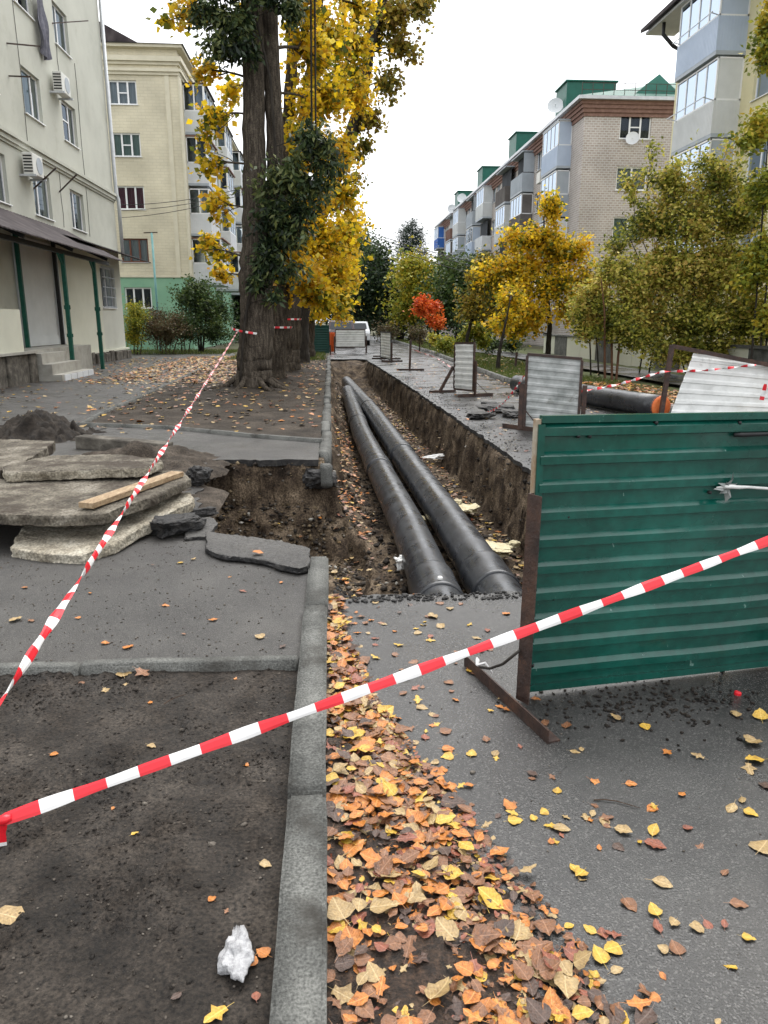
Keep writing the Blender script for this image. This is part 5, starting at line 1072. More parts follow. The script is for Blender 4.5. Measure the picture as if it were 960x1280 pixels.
# --- big two-stemmed linden
Yb = 18.25; k18 = MPP(AY(316, 400, Yb))
def flare(cx, cy, z0, r):
    return [(cx, cy, z0 - .1)]
T1tr = [(trk([(316, 494), (316, 484), (317, 470), (320, 445), (321, 400), (320, 350), (318, 290), (318, 200), (317, 100), (315, 0), (312, -150)], Yb), [.48, .44, .42, .4, .385, .36, .285, .25, .235, .23, .2]),
        (trk([(330, 360), (340, 300), (345, 240), (344, 180), (340, 100), (336, 0), (332, -140)], Yb + .15), [.18, .21, .205, .195, .185, .18, .15])]
for (ax_, L) in ((200, 1.3), (250, .9), (300, 1.1), (335, .8), (20, .6), (150, 1.0), (100, 1.0)):
    a_ = R(ax_); bx_, by_ = T1tr[0][0][0][0], Yb
    T1tr.append(([(bx_ + math.cos(a_) * .3, by_ + math.sin(a_) * .3, .42), (bx_ + math.cos(a_) * .62, by_ + math.sin(a_) * .62, .2), (bx_ + math.cos(a_) * (.6 + L * .4), by_ + math.sin(a_) * (.6 + L * .4), .1), (bx_ + math.cos(a_ + .2) * (.6 + L), by_ + math.sin(a_ + .2) * (.6 + L), .03)], [.07, .06, .04, .015]))
T1b = [PB(228, 16, 18, 26, 10, 14), PB(205, 28, 18.2, 14, 6, 6), PB(250, 88, 18.5, 18, 18, 12), PB(262, 150, 19, 20, 25, 14), PB(258, 205, 18.6, 18, 18, 9), PB(268, 255, 19, 16, 22, 10), PB(262, 310, 19.5, 16, 20, 10), PB(275, 345, 20, 14, 18, 8),
       PB(395, 70, 20, 40, 45, 40), PB(385, 20, 19.5, 30, 40, 30), PB(300, -60, 18.5, 70, 45, 40), PB(400, -70, 19, 70, 50, 50), PB(290, 115, 20.5, 14, 30, 10), PB(380, 130, 21, 22, 35, 20), PB(245, -40, 18, 40, 30, 24)]
plant('linden_tree', 'big two stemmed tree with thick grey trunk at the tree strip edge, sparse yellow leaves', 'tree', (AY(316, 487, Yb)[0], Yb, .1), T1tr, T1b, .15, M['l_yellow'], M['bark'], 'row of lindens', per=20, seed=3, limb_r=.06, trunk_seg=28, rough=.045, aspect=.8, spread=.13)
# knot scar
c = AY(307, 108, Yb - .3); 
# dark climber on the stems
Tcl = [(trk([(300, 480), (306, 400), (318, 340), (335, 280), (345, 200), (338, 100), (322, 30), (316, -60)], Yb - .42), [.03, .035, .035, .03, .03, .03, .025, .02])]
Tb = [PB(372, 300, 17.6, 28, 32, 18), PB(380, 262, 17.6, 30, 28, 18), PB(372, 205, 17.6, 22, 26, 14), PB(360, 335, 17.7, 22, 20, 12), PB(408, 190, 17.7, 24, 36, 16), PB(340, 318, 17.75, 30, 34, 44), PB(352, 270, 17.7, 38, 34, 52), PB(350, 225, 17.6, 38, 28, 40), PB(395, 235, 17.8, 24, 26, 24), PB(398, 172, 17.7, 24, 26, 30), PB(418, 205, 17.9, 14, 18, 12), PB(320, 350, 17.7, 14, 22, 12), PB(345, 372, 17.7, 8, 18, 6),
      PB(285, 30, 17.6, 38, 24, 46), PB(268, 62, 17.5, 24, 14, 24), PB(300, 58, 17.5, 26, 16, 22), PB(290, -20, 17.6, 45, 30, 40), PB(355, 0, 17.7, 22, 22, 20), PB(372, 12, 17.7, 14, 18, 12), PB(250, 12, 17.5, 18, 14, 14)]
plant('climbing_plant', 'dark leaved climber hanging in clumps from the big two stemmed trunk', 'climber', (AY(300, 480, Yb - .42)[0], Yb - .5, .15), Tcl, Tb, .165, M['l_dark'], M['bark_dark'], tone=.25, per=24, seed=5, droop=.95, limb_r=.02, spread=.13, aspect=.36, tw_r=.006, wood='stems', crown='leaves')
# --- rest of the row
plant('linden_tree', 'second linden of the row, yellow crown hanging low over the tree strip', 'tree', (-1.4, 21.0, .1), [(trk([(344, 482), (344, 470), (345, 440), (348, 400), (352, 330), (356, 240), (362, 120), (368, 0), (370, -100)], 21.0), [.38, .32, .29, .27, .25, .2, .15, .12, .1])],
      [PB(368, 330, 19.6, 18, 26, 26), PB(375, 275, 19.6, 18, 26, 24), PB(372, 180, 19.8, 14, 30, 18), PB(380, 345, 20.6, 34, 30, 60), PB(400, 372, 21, 30, 16, 34), PB(352, 375, 21, 16, 16, 14), PB(405, 300, 21.5, 40, 34, 70), PB(400, 250, 21.8, 34, 28, 40), PB(390, 190, 22, 30, 30, 30), PB(405, 120, 22, 36, 40, 46), PB(420, 50, 22, 34, 44, 46), PB(410, -40, 22, 60, 50, 40)], .15, M['l_yellow'], M['bark'], 'row of lindens', per=24, seed=8, trunk_seg=16, rough=.08, aspect=.82, spread=.15)
plant('linden_tree', 'third linden of the row, golden crown above the green far panel', 'tree', (-1.25, 24.6, .1), [(trk([(361, 469), (361, 455), (362, 430), (364, 380), (368, 300), (378, 200), (392, 80), (400, -40)], 24.6), [.45, .38, .34, .32, .28, .24, .2, .15])],
      [PB(420, 340, 25, 26, 34, 46), PB(438, 300, 25.5, 18, 34, 34), PB(430, 245, 25.5, 26, 30, 40), PB(425, 190, 26, 30, 32, 40), PB(440, 120, 26, 34, 36, 44), PB(445, 60, 26, 34, 36, 40), PB(430, 375, 25.5, 14, 18, 16), PB(450, 10, 26, 36, 30, 30)], .16, M['l_yellow'], M['bark'], 'row of lindens', per=24, seed=9, trunk_seg=14, rough=.08, aspect=.82, spread=.17)
plant('linden_tree', 'fourth linden of the row, leaning olive brown branch reaching over the trench', 'tree', (-1.2, 29.2, .1), [(trk([(372, 457), (372, 440), (374, 400), (380, 340), (398, 270), (425, 210), (452, 130), (462, 60), (478, 0), (492, -70)], 29.2), [.5, .42, .38, .36, .32, .26, .22, .19, .16, .1])],
      [PB(500, 18, 29, 34, 20, 40), PB(532, 12, 29, 22, 14, 18), PB(505, 60, 29, 26, 20, 26), PB(488, 105, 29, 22, 22, 24), PB(465, 150, 29, 26, 22, 26), PB(470, 40, 29.5, 30, 30, 34), PB(455, 190, 29, 20, 18, 14), PB(448, 225, 29, 16, 16, 8), PB(480, -50, 29, 70, 40, 40), PB(440, 90, 30, 22, 30, 20)], .17, M['l_olive'], M['bark_dark'], 'row of lindens', per=22, seed=10, trunk_seg=14, rough=.06, aspect=.8, spread=.17, limb_r=.05)
plant('linden_tree', 'fifth linden of the row, low yellow foliage behind the green far panel', 'tree', (-1.1, 34.5, .1), [(trk([(384, 450), (384, 430), (386, 380), (392, 300), (400, 200)], 34.5), [.4, .34, .3, .26, .18])],
      [PB(415, 375, 34, 24, 20, 34), PB(440, 345, 34.5, 16, 34, 30), PB(432, 390, 34, 16, 14, 16), PB(440, 280, 35, 22, 34, 30), PB(425, 330, 34, 22, 34, 30), PB(395, 388, 34, 14, 14, 12)], .17, M['l_yellow'], M['bark'], 'row of lindens', per=24, seed=12, aspect=.82, spread=.2)
# --- beyond the trench
def simple_tree(name, label, base_px, Y, blobs, m_leaf, lsize, seed, r0=.2, per=24, m_bark='bark_dark', top=None, group=None, spread=.25, cat='tree', aspect=.7, droop=.35, limb_r=.05, tw_r=.01, tone=.16):
    bx = AY(base_px[0], base_px[1], Y); x0, z0 = bx[0], 0.
    if Y > 50: blobs = [(a_, b_, c_, rx_ * 1.25, ry_ * 1.25, rz_ * 1.2, int(n_ * 1.7)) for a_, b_, c_, rx_, ry_, rz_, n_ in blobs]; per = int(per * 1.3)
    elif cat == 'tree': blobs = [(a_, b_, c_, rx_ * 1.1, ry_ * 1.1, rz_ * 1.1, int(n_ * 1.4)) for a_, b_, c_, rx_, ry_, rz_, n_ in blobs]; per = int(per * 1.25)
    zc = max(bb[2] for bb in blobs); cx = sum(bb[0] for bb in blobs) / len(blobs)
    tr = [([(x0, Y, z0), (x0 + .03, Y, z0 + zc * .25), (x0 + (cx - x0) * .4, Y, zc * .55), (x0 + (cx - x0) * .8, Y, zc * .95)], [r0, r0 * .8, r0 * .55, r0 * .2])]
    return plant(name, label, cat, (x0, Y, 0), tr, blobs, lsize, m_leaf, M[m_bark], group, per, seed, droop, limb_r, spread, tw_r, aspect, tone=tone)
simple_tree('broadleaf_tree', 'dense dark green tree standing beyond the road end', (500, 416), 72, [PB(470, 355, 72, 34, 40, 60), PB(492, 370, 71, 26, 34, 44), PB(452, 380, 72, 22, 28, 30), PB(470, 325, 73, 22, 20, 24), PB(500, 395, 70, 20, 18, 20)], M['l_deep'], .3, 20, .4, 34, group='trees beyond the road end', spread=.5)
simple_tree('broadleaf_tree', 'tall pale green tree showing above the dark tree beyond the road end', (447, 415), 82, [PB(452, 310, 82, 20, 26, 34), PB(445, 350, 82, 22, 30, 34), PB(465, 330, 82, 16, 20, 18)], M['l_green'], .3, 21, .35, 34, group='trees beyond the road end', spread=.5)
simple_tree('broadleaf_tree', 'yellow green tree beside the dark tree beyond the road end', (515, 414), 66, [PB(516, 338, 66, 22, 20, 36), PB(522, 365, 65, 28, 24, 40), PB(508, 388, 65, 20, 18, 22), PB(535, 345, 67, 14, 16, 16)], M['l_yg'], .3, 22, .3, 34, group='trees beyond the road end', spread=.45)
simple_tree('broadleaf_tree', 'grey green tree standing between the red tree and the brick block', (572, 418), 58, [PB(570, 360, 58, 26, 28, 46), PB(592, 345, 59, 24, 24, 34), PB(560, 385, 57, 22, 22, 28), PB(600, 375, 58, 24, 26, 34), PB(560, 335, 60, 14, 14, 12)], M['l_green'], .26, 23, .25, 34, group='trees beyond the road end', spread=.42)
simple_tree('broadleaf_tree', 'broad dull green tree far behind the parked cars', (425, 412), 92, [PB(420, 372, 92, 26, 30, 40), PB(440, 385, 90, 20, 22, 26), PB(405, 385, 92, 20, 20, 20)], M['l_deep'], .36, 50, .4, 34, group='trees beyond the road end', spread=.6)
simple_tree('broadleaf_tree', 'wide dark tree far behind the orange red maple', (545, 412), 88, [PB(545, 375, 88, 30, 26, 46), PB(565, 390, 86, 26, 18, 30), PB(525, 395, 86, 24, 14, 26)], M['l_deep'], .36, 51, .4, 34, group='trees beyond the road end', spread=.6)
simple_tree('broadleaf_tree', 'low dark tree closing the view at the road end', (475, 412), 98, [PB(475, 392, 98, 40, 16, 50), PB(510, 396, 98, 26, 12, 26), PB(440, 396, 98, 26, 12, 26)], M['l_deep'], .4, 52, .4, 34, group='trees beyond the road end', spread=.6)
simple_tree('broadleaf_tree', 'green tree between the grey green tree and the yellow verge tree', (610, 420), 50, [PB(612, 372, 50, 26, 28, 46), PB(632, 350, 51, 20, 22, 26), PB(600, 400, 49, 22, 16, 26), PB(640, 395, 49, 22, 20, 26)], M['l_green'], .22, 53, .2, 34, group='trees beyond the road end', spread=.35)
simple_tree('broadleaf_tree', 'dark tree behind the linden trunks beside the cream block', (310, 415), 70, [PB(315, 370, 70, 26, 26, 40), PB(335, 390, 68, 20, 18, 26), PB(295, 395, 68, 18, 16, 22)], M['l_deep'], .32, 54, .3, 34, group='trees beyond the road end', spread=.5)
# pine
pb = [PB(515 + dx, y_, 95, rx_, 5, n_) for dx, y_, rx_, n_ in ((0, 278, 6, 6), (-5, 286, 10, 10), (8, 290, 10, 10), (-8, 298, 13, 12), (10, 302, 12, 12), (-2, 308, 16, 14), (-12, 314, 12, 10), (12, 316, 13, 10), (0, 326, 18, 14))]
simple_tree('pine_tree', 'dark pine rising above the trees beyond the road end', (515, 412), 95, pb, M['l_pine'], .34, 24, .3, 34, spread=.5, aspect=.2, tw_r=.02, limb_r=.04)
simple_tree('maple_tree', 'small bright orange red maple by the grass verge', (538, 418), 48, [PB(532, 382, 48, 14, 13, 30), PB(545, 402, 47.5, 11, 9, 22), PB(524, 378, 48, 6, 7, 8)], M['l_red'], .17, 25, .06, 40, spread=.16)
simple_tree('round_shrub', 'round bare brownish shrub on the grass verge', (524, 434), 43, [PB(524, 418, 43, 17, 15, 60)], M['l_brown'], .09, 26, .05, 26, cat='shrub', spread=.12, m_bark='twig')
simple_tree('round_shrub', 'small brown shrub beside the far end of the road', (482, 424), 62, [PB(482, 414, 62, 14, 9, 30)], M['l_brown'], .14, 27, .05, 26, cat='shrub', spread=.2, m_bark='twig')
simple_tree('leafy_shrub', 'low yellow green shrub on the grass verge beneath the maple', (556, 440), 38, [PB(556, 430, 38, 16, 9, 40), PB(545, 424, 39, 10, 7, 16)], M['l_yg'], .13, 28, .04, 30, cat='shrub', spread=.14, m_bark='twig')
simple_tree('leafy_shrub', 'spreading light green shrub next to the sidewalk grass', (592, 440), 36, [PB(594, 412, 36, 18, 13, 34), PB(606, 424, 36, 12, 10, 16), PB(580, 420, 36, 10, 8, 12)], M['l_yg'], .16, 29, .05, 26, cat='shrub', spread=.16, m_bark='twig')
simple_tree('leafy_shrub', 'dark green low shrub behind the sidewalk by the yellow tree', (640, 446), 38, [PB(640, 430, 38, 20, 12, 40), PB(612, 432, 38, 12, 10, 16)], M['l_green'], .13, 30, .04, 30, cat='shrub', spread=.14, m_bark='twig')
simple_tree('leafy_shrub', 'dark evergreen shrub at the foot of the grey green tree', (585, 425), 47, [PB(585, 412, 47, 26, 12, 40)], M['l_deep'], .16, 31, .04, 30, cat='shrub', spread=.2, m_bark='twig')
# --- right verge
simple_tree('young_linden', 'slender yellow tree with dark thin trunk on the verge before the brick block', (684, 452), 31, [PB(690, 262, 31, 16, 22, 26), PB(680, 300, 31, 30, 24, 46), PB(700, 315, 31, 34, 26, 50), PB(655, 330, 31, 30, 26, 46), PB(690, 355, 30.5, 40, 26, 56), PB(640, 365, 30.5, 30, 24, 40), PB(660, 395, 30, 36, 20, 44), PB(715, 385, 30.5, 28, 22, 30), PB(632, 410, 30, 20, 14, 16), PB(640, 300, 31, 18, 16, 18), PB(615, 345, 31, 24, 24, 30), PB(735, 350, 31, 24, 24, 26), PB(725, 310, 31, 16, 16, 14)], M['l_yellow'], .15, 35, .12, 24, spread=.18, aspect=.75, tone=.2)
simple_tree('young_tree', 'thin olive yellow tree standing in the grass between verge and sidewalk', (544, 452), 34, [], M['l_olive'], .14, 36) if False else None
simple_tree('young_tree', 'thin olive leaved tree with two slim trunks in the verge grass', (582, 455), 31.5, [PB(600, 350, 32, 22, 20, 26), PB(590, 385, 31.5, 26, 18, 34), PB(612, 330, 32, 18, 16, 18), PB(622, 395, 31, 22, 16, 24)], M['l_olive'], .14, 37, .09, 24, spread=.17)
simple_tree('young_tree', 'slim young tree with dark trunk beside the capped pipe end', (622, 465), 26, [PB(628, 400, 26.5, 22, 16, 22), PB(640, 372, 27, 22, 16, 22)], M['l_yellow'], .13, 38, .08, 22, spread=.15)
def shrub(name, label, base_pxs, Y, blobs, m_leaf, lsize, seed, per=24, spread=.13, r=.035, cat='shrub', m_bark='twig', group=None, tone=.16, tw_r=.006):
    if Y < 30: blobs = [(a_, b_, c_, rx_, ry_, rz_, int(n_ * (1.25 if c_ < 3.2 else .8))) for a_, b_, c_, rx_, ry_, rz_, n_ in blobs]; per = int(per * 1.9); lsize *= 1.25; r *= .75; tone *= 1.5
    else: blobs = [(a_, b_, c_, rx_ * 1.3, ry_ * 1.2, rz_ * 1.25, int(n_ * 2.2)) for a_, b_, c_, rx_, ry_, rz_, n_ in blobs]; per = int(per * 1.4)
    trs = []; rg_ = np.random.default_rng(seed + 100); zc = sum(bb[2] for bb in blobs) / len(blobs)
    for i, (px, lx) in enumerate(base_pxs):
        x0 = AY(px, 450, Y)[0]; x1 = AY(lx, 350, Y)[0]; y1 = Y + rg_.uniform(-.4, .4)
        trs.append(([(x0, Y, 0), (x0 + (x1 - x0) * .25, Y + (y1 - Y) * .3, zc * .4), (x0 + (x1 - x0) * .65, y1, zc * .85), (x1, y1, zc * 1.25)], [r, r * .85, r * .65, r * .35]))
    bx = AY(base_pxs[0][0], 450, Y)[0]
    return plant(name, label, cat, (bx, Y, 0), trs, blobs, lsize, m_leaf, M[m_bark], group, per, seed, .3, .022, spread, tw_r, .6, trunk_seg=7, tone=tone)
shrub('tall_shrub', 'huge many stemmed shrub with small olive yellow leaves before the yellow block', [(868, 790), (872, 825), (880, 850), (888, 880), (896, 905), (904, 935), (862, 770), (884, 840), (910, 955), (875, 812)], 21.5, [PB(870, 400, 21.3, 74, 36, 120), PB(835, 340, 21.5, 66, 48, 120), PB(905, 340, 21.5, 66, 50, 120), PB(870, 275, 21.6, 56, 46, 100), PB(815, 275, 21.8, 40, 40, 56), PB(925, 265, 21.8, 46, 46, 80), PB(840, 225, 21.9, 30, 30, 40), PB(890, 215, 21.9, 42, 30, 50), PB(940, 395, 21.3, 40, 40, 70), PB(795, 385, 21.4, 34, 36, 50), PB(815, 200, 22, 12, 30, 8), PB(790, 235, 22, 18, 24, 10), PB(860, 440, 21.2, 60, 18, 50), PB(925, 440, 21.2, 40, 20, 40)], M['l_bush'], .09, 40, 34, .15, .035, m_bark='bark_dark', tone=.16)
shrub('tall_shrub', 'olive shrub with reddish trunk beside the sidewalk', [(767, 765), (772, 790), (758, 745)], 20.8, [PB(770, 405, 20.8, 40, 30, 66), PB(745, 372, 21, 34, 30, 44), PB(725, 400, 21.5, 20, 30, 24), PB(770, 300, 21.4, 20, 22, 14), PB(790, 365, 21, 28, 28, 40), PB(770, 335, 21, 26, 22, 24), PB(740, 410, 21, 22, 20, 22), PB(798, 420, 20.8, 22, 20, 24)], M['l_bush'], .085, 41, 26, .13, .05, m_bark='redbark')
shrub('tall_shrub', 'thin shrub with crooked dark stems in front of the low wall', [(800, 812), (812, 830), (740, 735), (750, 745)], 22.8, [PB(815, 410, 22.8, 22, 22, 16), PB(735, 380, 23, 20, 26, 18), PB(755, 345, 23, 20, 22, 14)], M['l_olive'], .09, 42, 18, .13, .035, m_bark='bark_dark')
shrub('tall_shrub', 'yellow green shrub filling the verge beyond the huge shrub', [(950, 950), (958, 962), (940, 938)], 19.5, [PB(952, 330, 19.5, 26, 46, 60), PB(955, 240, 19.6, 26, 40, 44), PB(948, 160, 19.7, 22, 34, 26), PB(955, 60, 19.7, 16, 36, 26), PB(930, 180, 19.7, 20, 16, 12), PB(965, 400, 19.4, 24, 30, 30), PB(958, 20, 19.7, 14, 20, 10)], M['l_yg'], .11, 43, 22, .15, .04, m_bark='bark_dark')
# --- beside the cream block
shrub('small_tree', 'small crooked leafy tree before the mint green ground floor', [(252, 250), (254, 262), (250, 240)], 41., [PB(252, 385, 41, 34, 22, 50), PB(232, 372, 41, 18, 16, 20), PB(275, 392, 41, 18, 16, 20), PB(245, 358, 41.3, 18, 8, 12)], M['l_green'], .14, 45, 26, .18, .06, cat='tree', m_bark='bark_dark')
shrub('leafy_shrub', 'dense bright green shrub at the corner of the grey cream block', [(172, 170), (168, 166), (176, 178)], 38.5, [PB(172, 398, 38.5, 13, 22, 44), PB(166, 418, 38.4, 12, 14, 20)], M['l_yg'], .1, 46, 30, .14, .03)
shrub('leafy_shrub', 'brownish green spreading shrub beside the bright green corner shrub', [(208, 200), (212, 214), (216, 230), (204, 195)], 39., [PB(205, 415, 39, 26, 18, 60), PB(222, 405, 39.2, 16, 14, 22), PB(190, 400, 39.6, 14, 14, 18)], M['l_brown'], .1, 47, 28, .15, .025)
simple_tree('leafy_shrub', 'dark green shrub between the corner shrub and the crooked small tree', (196, 432), 43, [PB(198, 398, 43, 20, 12, 34)], M['l_deep'], .12, 48, .04, 28, cat='shrub', spread=.16, m_bark='twig')
shrub('leafy_shrub', 'loose grey green shrub between the brownish shrub and the crooked small tree', [(232, 228), (236, 240), (228, 222)], 40., [PB(234, 412, 40, 24, 18, 40), PB(270, 415, 40.5, 22, 16, 34)], M['l_green'], .12, 49, 26, .16, .03)
# clothes pole
t = thing('clothes_pole', (AY(190, 430, 42)[0], 42, 0), 'tall teal clothes pole with a short crossbar before the cream block', 'pole')
p = AY(190, 291, 42); b = MB(); b.tube([(p[0], 42, 0), (p[0] - .02, 42, p[2])], .055, 10); b.build('pole', M['clothespole'], t, smooth=True)
b = MB(); b.bar((p[0] - .42, 42, p[2]), (p[0] + .28, 42, p[2] + .02), .05, .05); b.build('crossbar', M['rust'], t)
# overhead wires
def wire(label, a, c, sag, r=.012, group='overhead wires'):
    a, c = Vector([float(x) for x in a]), Vector([float(x) for x in c]); pts = []
    for i in range(25): s = i / 24; q = a.lerp(c, s); q.z -= sag * 4 * s * (1 - s); pts.append(q)
    props(MB().tube(pts, r, 4).build('overhead_wire', M['black'], base=a), label, 'wire', group)
for (p0, p1) in (((150, 256), (300, 236)), ((152, 263), (300, 240)), ((152, 272), (300, 244))):
    wire('thin black overhead wire running from the grey cream block toward the linden row', AX(*p0, X1 + .1), AY(*p1, 33), .15)
for (p0, p1) in (((430, 283), (600, 335)), ((430, 290), (600, 345)), ((425, 278), (600, 330))):
    wire('thin overhead wire strung across the road in front of the far trees', AY(*p0, 40), AY(*p1, 46), .1, .02, 'wires across the road')
for (x_, l_) in ((388, 118), (393, 122)):
    a, c = AY(x_, -80, 19), AY(x_ + 2, l_ + 90, 19); wire('black cable hanging down through the yellow leaves beside the climber', a, c, 0, .022, 'hanging cables')

# ================================================================== CARS FAR DOWN THE ROAD
def car(label, x, y, m, h, wd, L, rot=0, van=False):
    t = thing('parked_car', (x, y, 0), label, 'car'); prof = [(-.5, .22), (-.5, .5), (-.47, .62), (-.3, .66), (-.2, .98), (.3, 1.0), (.44, .66), (.5, .6), (.5, .22)] if not van else [(-.5, .2), (-.5, .5), (-.44, .58), (-.34, .95), (-.28, 1), (.48, 1.), (.5, .9), (.5, .2)]
    V = []; n = len(prof)
    for s, tw in ((-1, 1), (1, 1)):
        for (yy, zz) in prof: V.append((x + s * wd / 2 * (1 if zz < .67 else .86), y + yy * L, zz * h))
    b_ = MB().add(V, [tuple(range(n))[::-1], tuple(range(n, 2 * n))] + [(i, (i + 1) % n, n + (i + 1) % n, n + i) for i in range(n)]); b_.build('body', m, t, bevel=.03)
    b_ = MB(); y_ = y - L * (.25 if not van else .39) - .03; b_.quad((x - wd * .4, y_ - .22, h * .68), (x + wd * .4, y_ - .22, h * .68), (x + wd * .36, y_ + .02, h * .93), (x - wd * .36, y_ + .02, h * .93)); b_.build('windscreen', M['car_glass'], t)
    for sx in (-1, 1):
        b_ = MB(); b_.quad((x + sx * wd * .475, y - .18 * L, h * .7), (x + sx * wd * .475, y + .3 * L, h * .7), (x + sx * wd * .45, y + .24 * L, h * .94), (x + sx * wd * .45, y - .14 * L, h * .94)); b_.build('side_window', M['car_glass'], t)
        b_ = MB(); b_.span((x + sx * wd * .3 - .14, y - L * .5 - .035, h * .42), (x + sx * wd * .3 + .14, y - L * .5 - .01, h * .52)); b_.build('headlight', M['white'], t)
        for sy in (-.31, .31):
            wz = .33; b_ = MB(); b_.tube([(x + sx * (wd / 2 - .2), y + sy * L, wz), (x + sx * (wd / 2 + .015), y + sy * L, wz)], wz, 16); wo_ = b_.build('wheel', M['tyre'], t)
            b_ = MB(); b_.tube([(x + sx * (wd / 2 + .015), y + sy * L, wz), (x + sx * (wd / 2 + .022), y + sy * L, wz)], wz * .6, 12); b_.build('rim', M['zinc'], wo_)
    b_ = MB(); b_.span((x - .26, y - L * .5 - .04, h * .28), (x + .26, y - L * .5 - .02, h * .34)); b_.build('bumper_plate', M['white'], t)
car('dark maroon car parked beyond the white road panel', .75, 52, M['car_dark'], 1.72, 1.8, 4.4)
car('white van like car parked beyond the white road panel', 1.95, 57, M['car_white'], 1.66, 1.8, 4.4)

# ================================================================== GRASS
rg = np.random.default_rng(77); n = 16000
y = 19 + 50 * rg.random(n) ** 1.6; x = np.interp(y, [16.6, 21, 33, 40, 90], [5.4, 5.05, 5.35, 5.55, 5.8]) + rg.random(n) * 2.5; z = verge_z(x, y)
C = np.stack([x, y, z], 1); d = np.stack([rg.normal(0, .035, n), rg.normal(0, .035, n), rg.uniform(.05, .14, n)], 1); w_ = np.stack([rg.normal(0, 1, n), rg.normal(0, .3, n), np.zeros(n)], 1); w_ = w_ / np.linalg.norm(w_, axis=1, keepdims=True) * .012
V = np.stack([C - w_, C + w_, C + d], 1).reshape(-1, 3); props(fast_mesh('verge_grass', V, np.arange(3 * n).reshape(n, 3), M['blade'], rnd=rg.random(n), kind='stuff'), 'short grass on the verge across the road', 'grass')
n = 5000; x = rg.uniform(-4.4, -.2, n); y = 32 + 12 * rg.random(n); x2 = rg.uniform(-14, -5, 6000); y2 = rg.uniform(38.5, 46, 6000); x = np.concatenate([x, x2]); y = np.concatenate([y, y2]); n = len(x)
C = np.stack([x, y, np.where(x > -4.6, .08, -.05 + .13 * (y < 44))], 1); d = np.stack([rg.normal(0, .04, n), rg.normal(0, .04, n), rg.uniform(.05, .16, n)], 1); w_ = np.stack([rg.normal(0, 1, n), rg.normal(0, .3, n), np.zeros(n)], 1); w_ = w_ / np.linalg.norm(w_, axis=1, keepdims=True) * .015
V = np.stack([C - w_, C + w_, C + d], 1).reshape(-1, 3); props(fast_mesh('yard_grass', V, np.arange(3 * n).reshape(n, 3), M['blade'], rnd=rg.random(n), kind='stuff'), 'thin grass under the shrubs and trees by the cream block', 'grass')

# ================================================================== FALLEN LEAVES
def leaf_shape(seed, kind):
    """verts and faces of one curled leaf of unit length lying along +Y"""
    rr_ = random.Random(seed); ns = 7; V = []; F = []; curl = rr_.uniform(-.2, .5); cup = rr_.uniform(-.15, .28); side_b = rr_.uniform(-.25, .25)
    for i in range(ns + 1):
        t_ = i / ns
        w_ = {'heart': .46 * (math.sin(math.pi * min(1, t_ * .93 + .07) ** .62)) ** .85, 'ovate': .34 * math.sin(math.pi * t_ ** .8) ** .8, 'lobed': .42 * (math.sin(math.pi * t_ ** .75)) * (.72 + .42 * math.cos(t_ * 15))}[kind] if 0 < t_ < 1 else (.02 if kind == 'ovate' or i else .16)
        w_ = max(.01, w_ * (1 + rr_.uniform(-.1, .1))); x_ = side_b * (t_ - .3) ** 2; zc_ = curl * .35 * (t_ - .4) ** 2
        V += [(x_ - w_, t_, zc_ + cup * w_ + rr_.uniform(-.04, .05)), (x_ - w_ * .5, t_, zc_ + cup * w_ * .35 + .01), (x_, t_, zc_), (x_ + w_ * .5, t_, zc_ + cup * w_ * .35 + .01), (x_ + w_, t_, zc_ + cup * w_ * rr_.uniform(.2, 1.6) + rr_.uniform(-.04, .05))]
    for i in range(ns):
        for j in range(4): F.append((i * 5 + j, i * 5 + j + 1, i * 5 + 6 + j, i * 5 + 5 + j))
    s = len(V); V += [(-.01, .02, 0), (.01, .02, 0), (.02 + side_b * .3, -.35, .02), (.005 + side_b * .3, -.35, .02)]; F.append((s, s + 1, s + 2, s + 3))
    V = np.array(V); V[:, 2] -= V[:, 2].min(); VE.append(np.stack([V[:, 0] - side_b * (V[:, 1] - .3) ** 2, V[:, 1], V[:, 0] * 0], 1)); return V, np.array(F)
VE = []
SH = [leaf_shape(k, ('heart', 'ovate', 'heart', 'lobed', 'heart', 'ovate')[k % 6]) for k in range(18)]
SHM = {}
def leaf_mesh(k, mi):
    if (k, mi) not in SHM:
        V, F = SH[k]; me = bpy.data.meshes.new('fallen_leaf'); me.from_pydata([tuple(v) for v in V], [], [tuple(f) for f in F]); me.materials.append(FALL[mi][1]); me.attributes.new('vein', 'FLOAT_VECTOR', 'POINT').data.foreach_set('vector', VE[k].astype(np.float32).ravel()); me.polygons.foreach_set('use_smooth', [True] * len(F)); SHM[(k, mi)] = me
    return SHM[(k, mi)]
rg = np.random.default_rng(123); rl = random.Random(5)
DR = ([1.2, 1.46, 1.66, 2.06, 2.58, 3.03, 3.84, 4.35], [.66, .64, .64, .50, .33, .2, .07, .04])
CLS = [.26, .27, .11, .16, .08, .12]
def pickc(p=CLS): return int(rg.choice(6, p=p))
L_ = []   # x, y, z, size, class, zone
def patch(x, y): return float(fbm([[x * 1.0, y * .6, .3]], 4.2, 3, 91)[0])
for _ in range(1400):                              # drift along the kerb
    y = 1.12 + 3.2 * rl.random() ** 1.25; wdt = float(np.interp(y, *DR)); x = -.03 + wdt * rl.random() ** 1.05 * (1 + .12 * rl.gauss(0, 1)); x = max(-.02, x)
    if patch(x, y) < rl.uniform(-1.2, -.15) + .25 * (x / max(wdt, .05)): continue
    L_.append((x, y, .012 + .034 * rl.random() * max(0, 1 - x / max(wdt, .05) * .8), rl.uniform(.034, .07) * (1.3 if rl.random() > .85 else 1), pickc(), 'drift'))
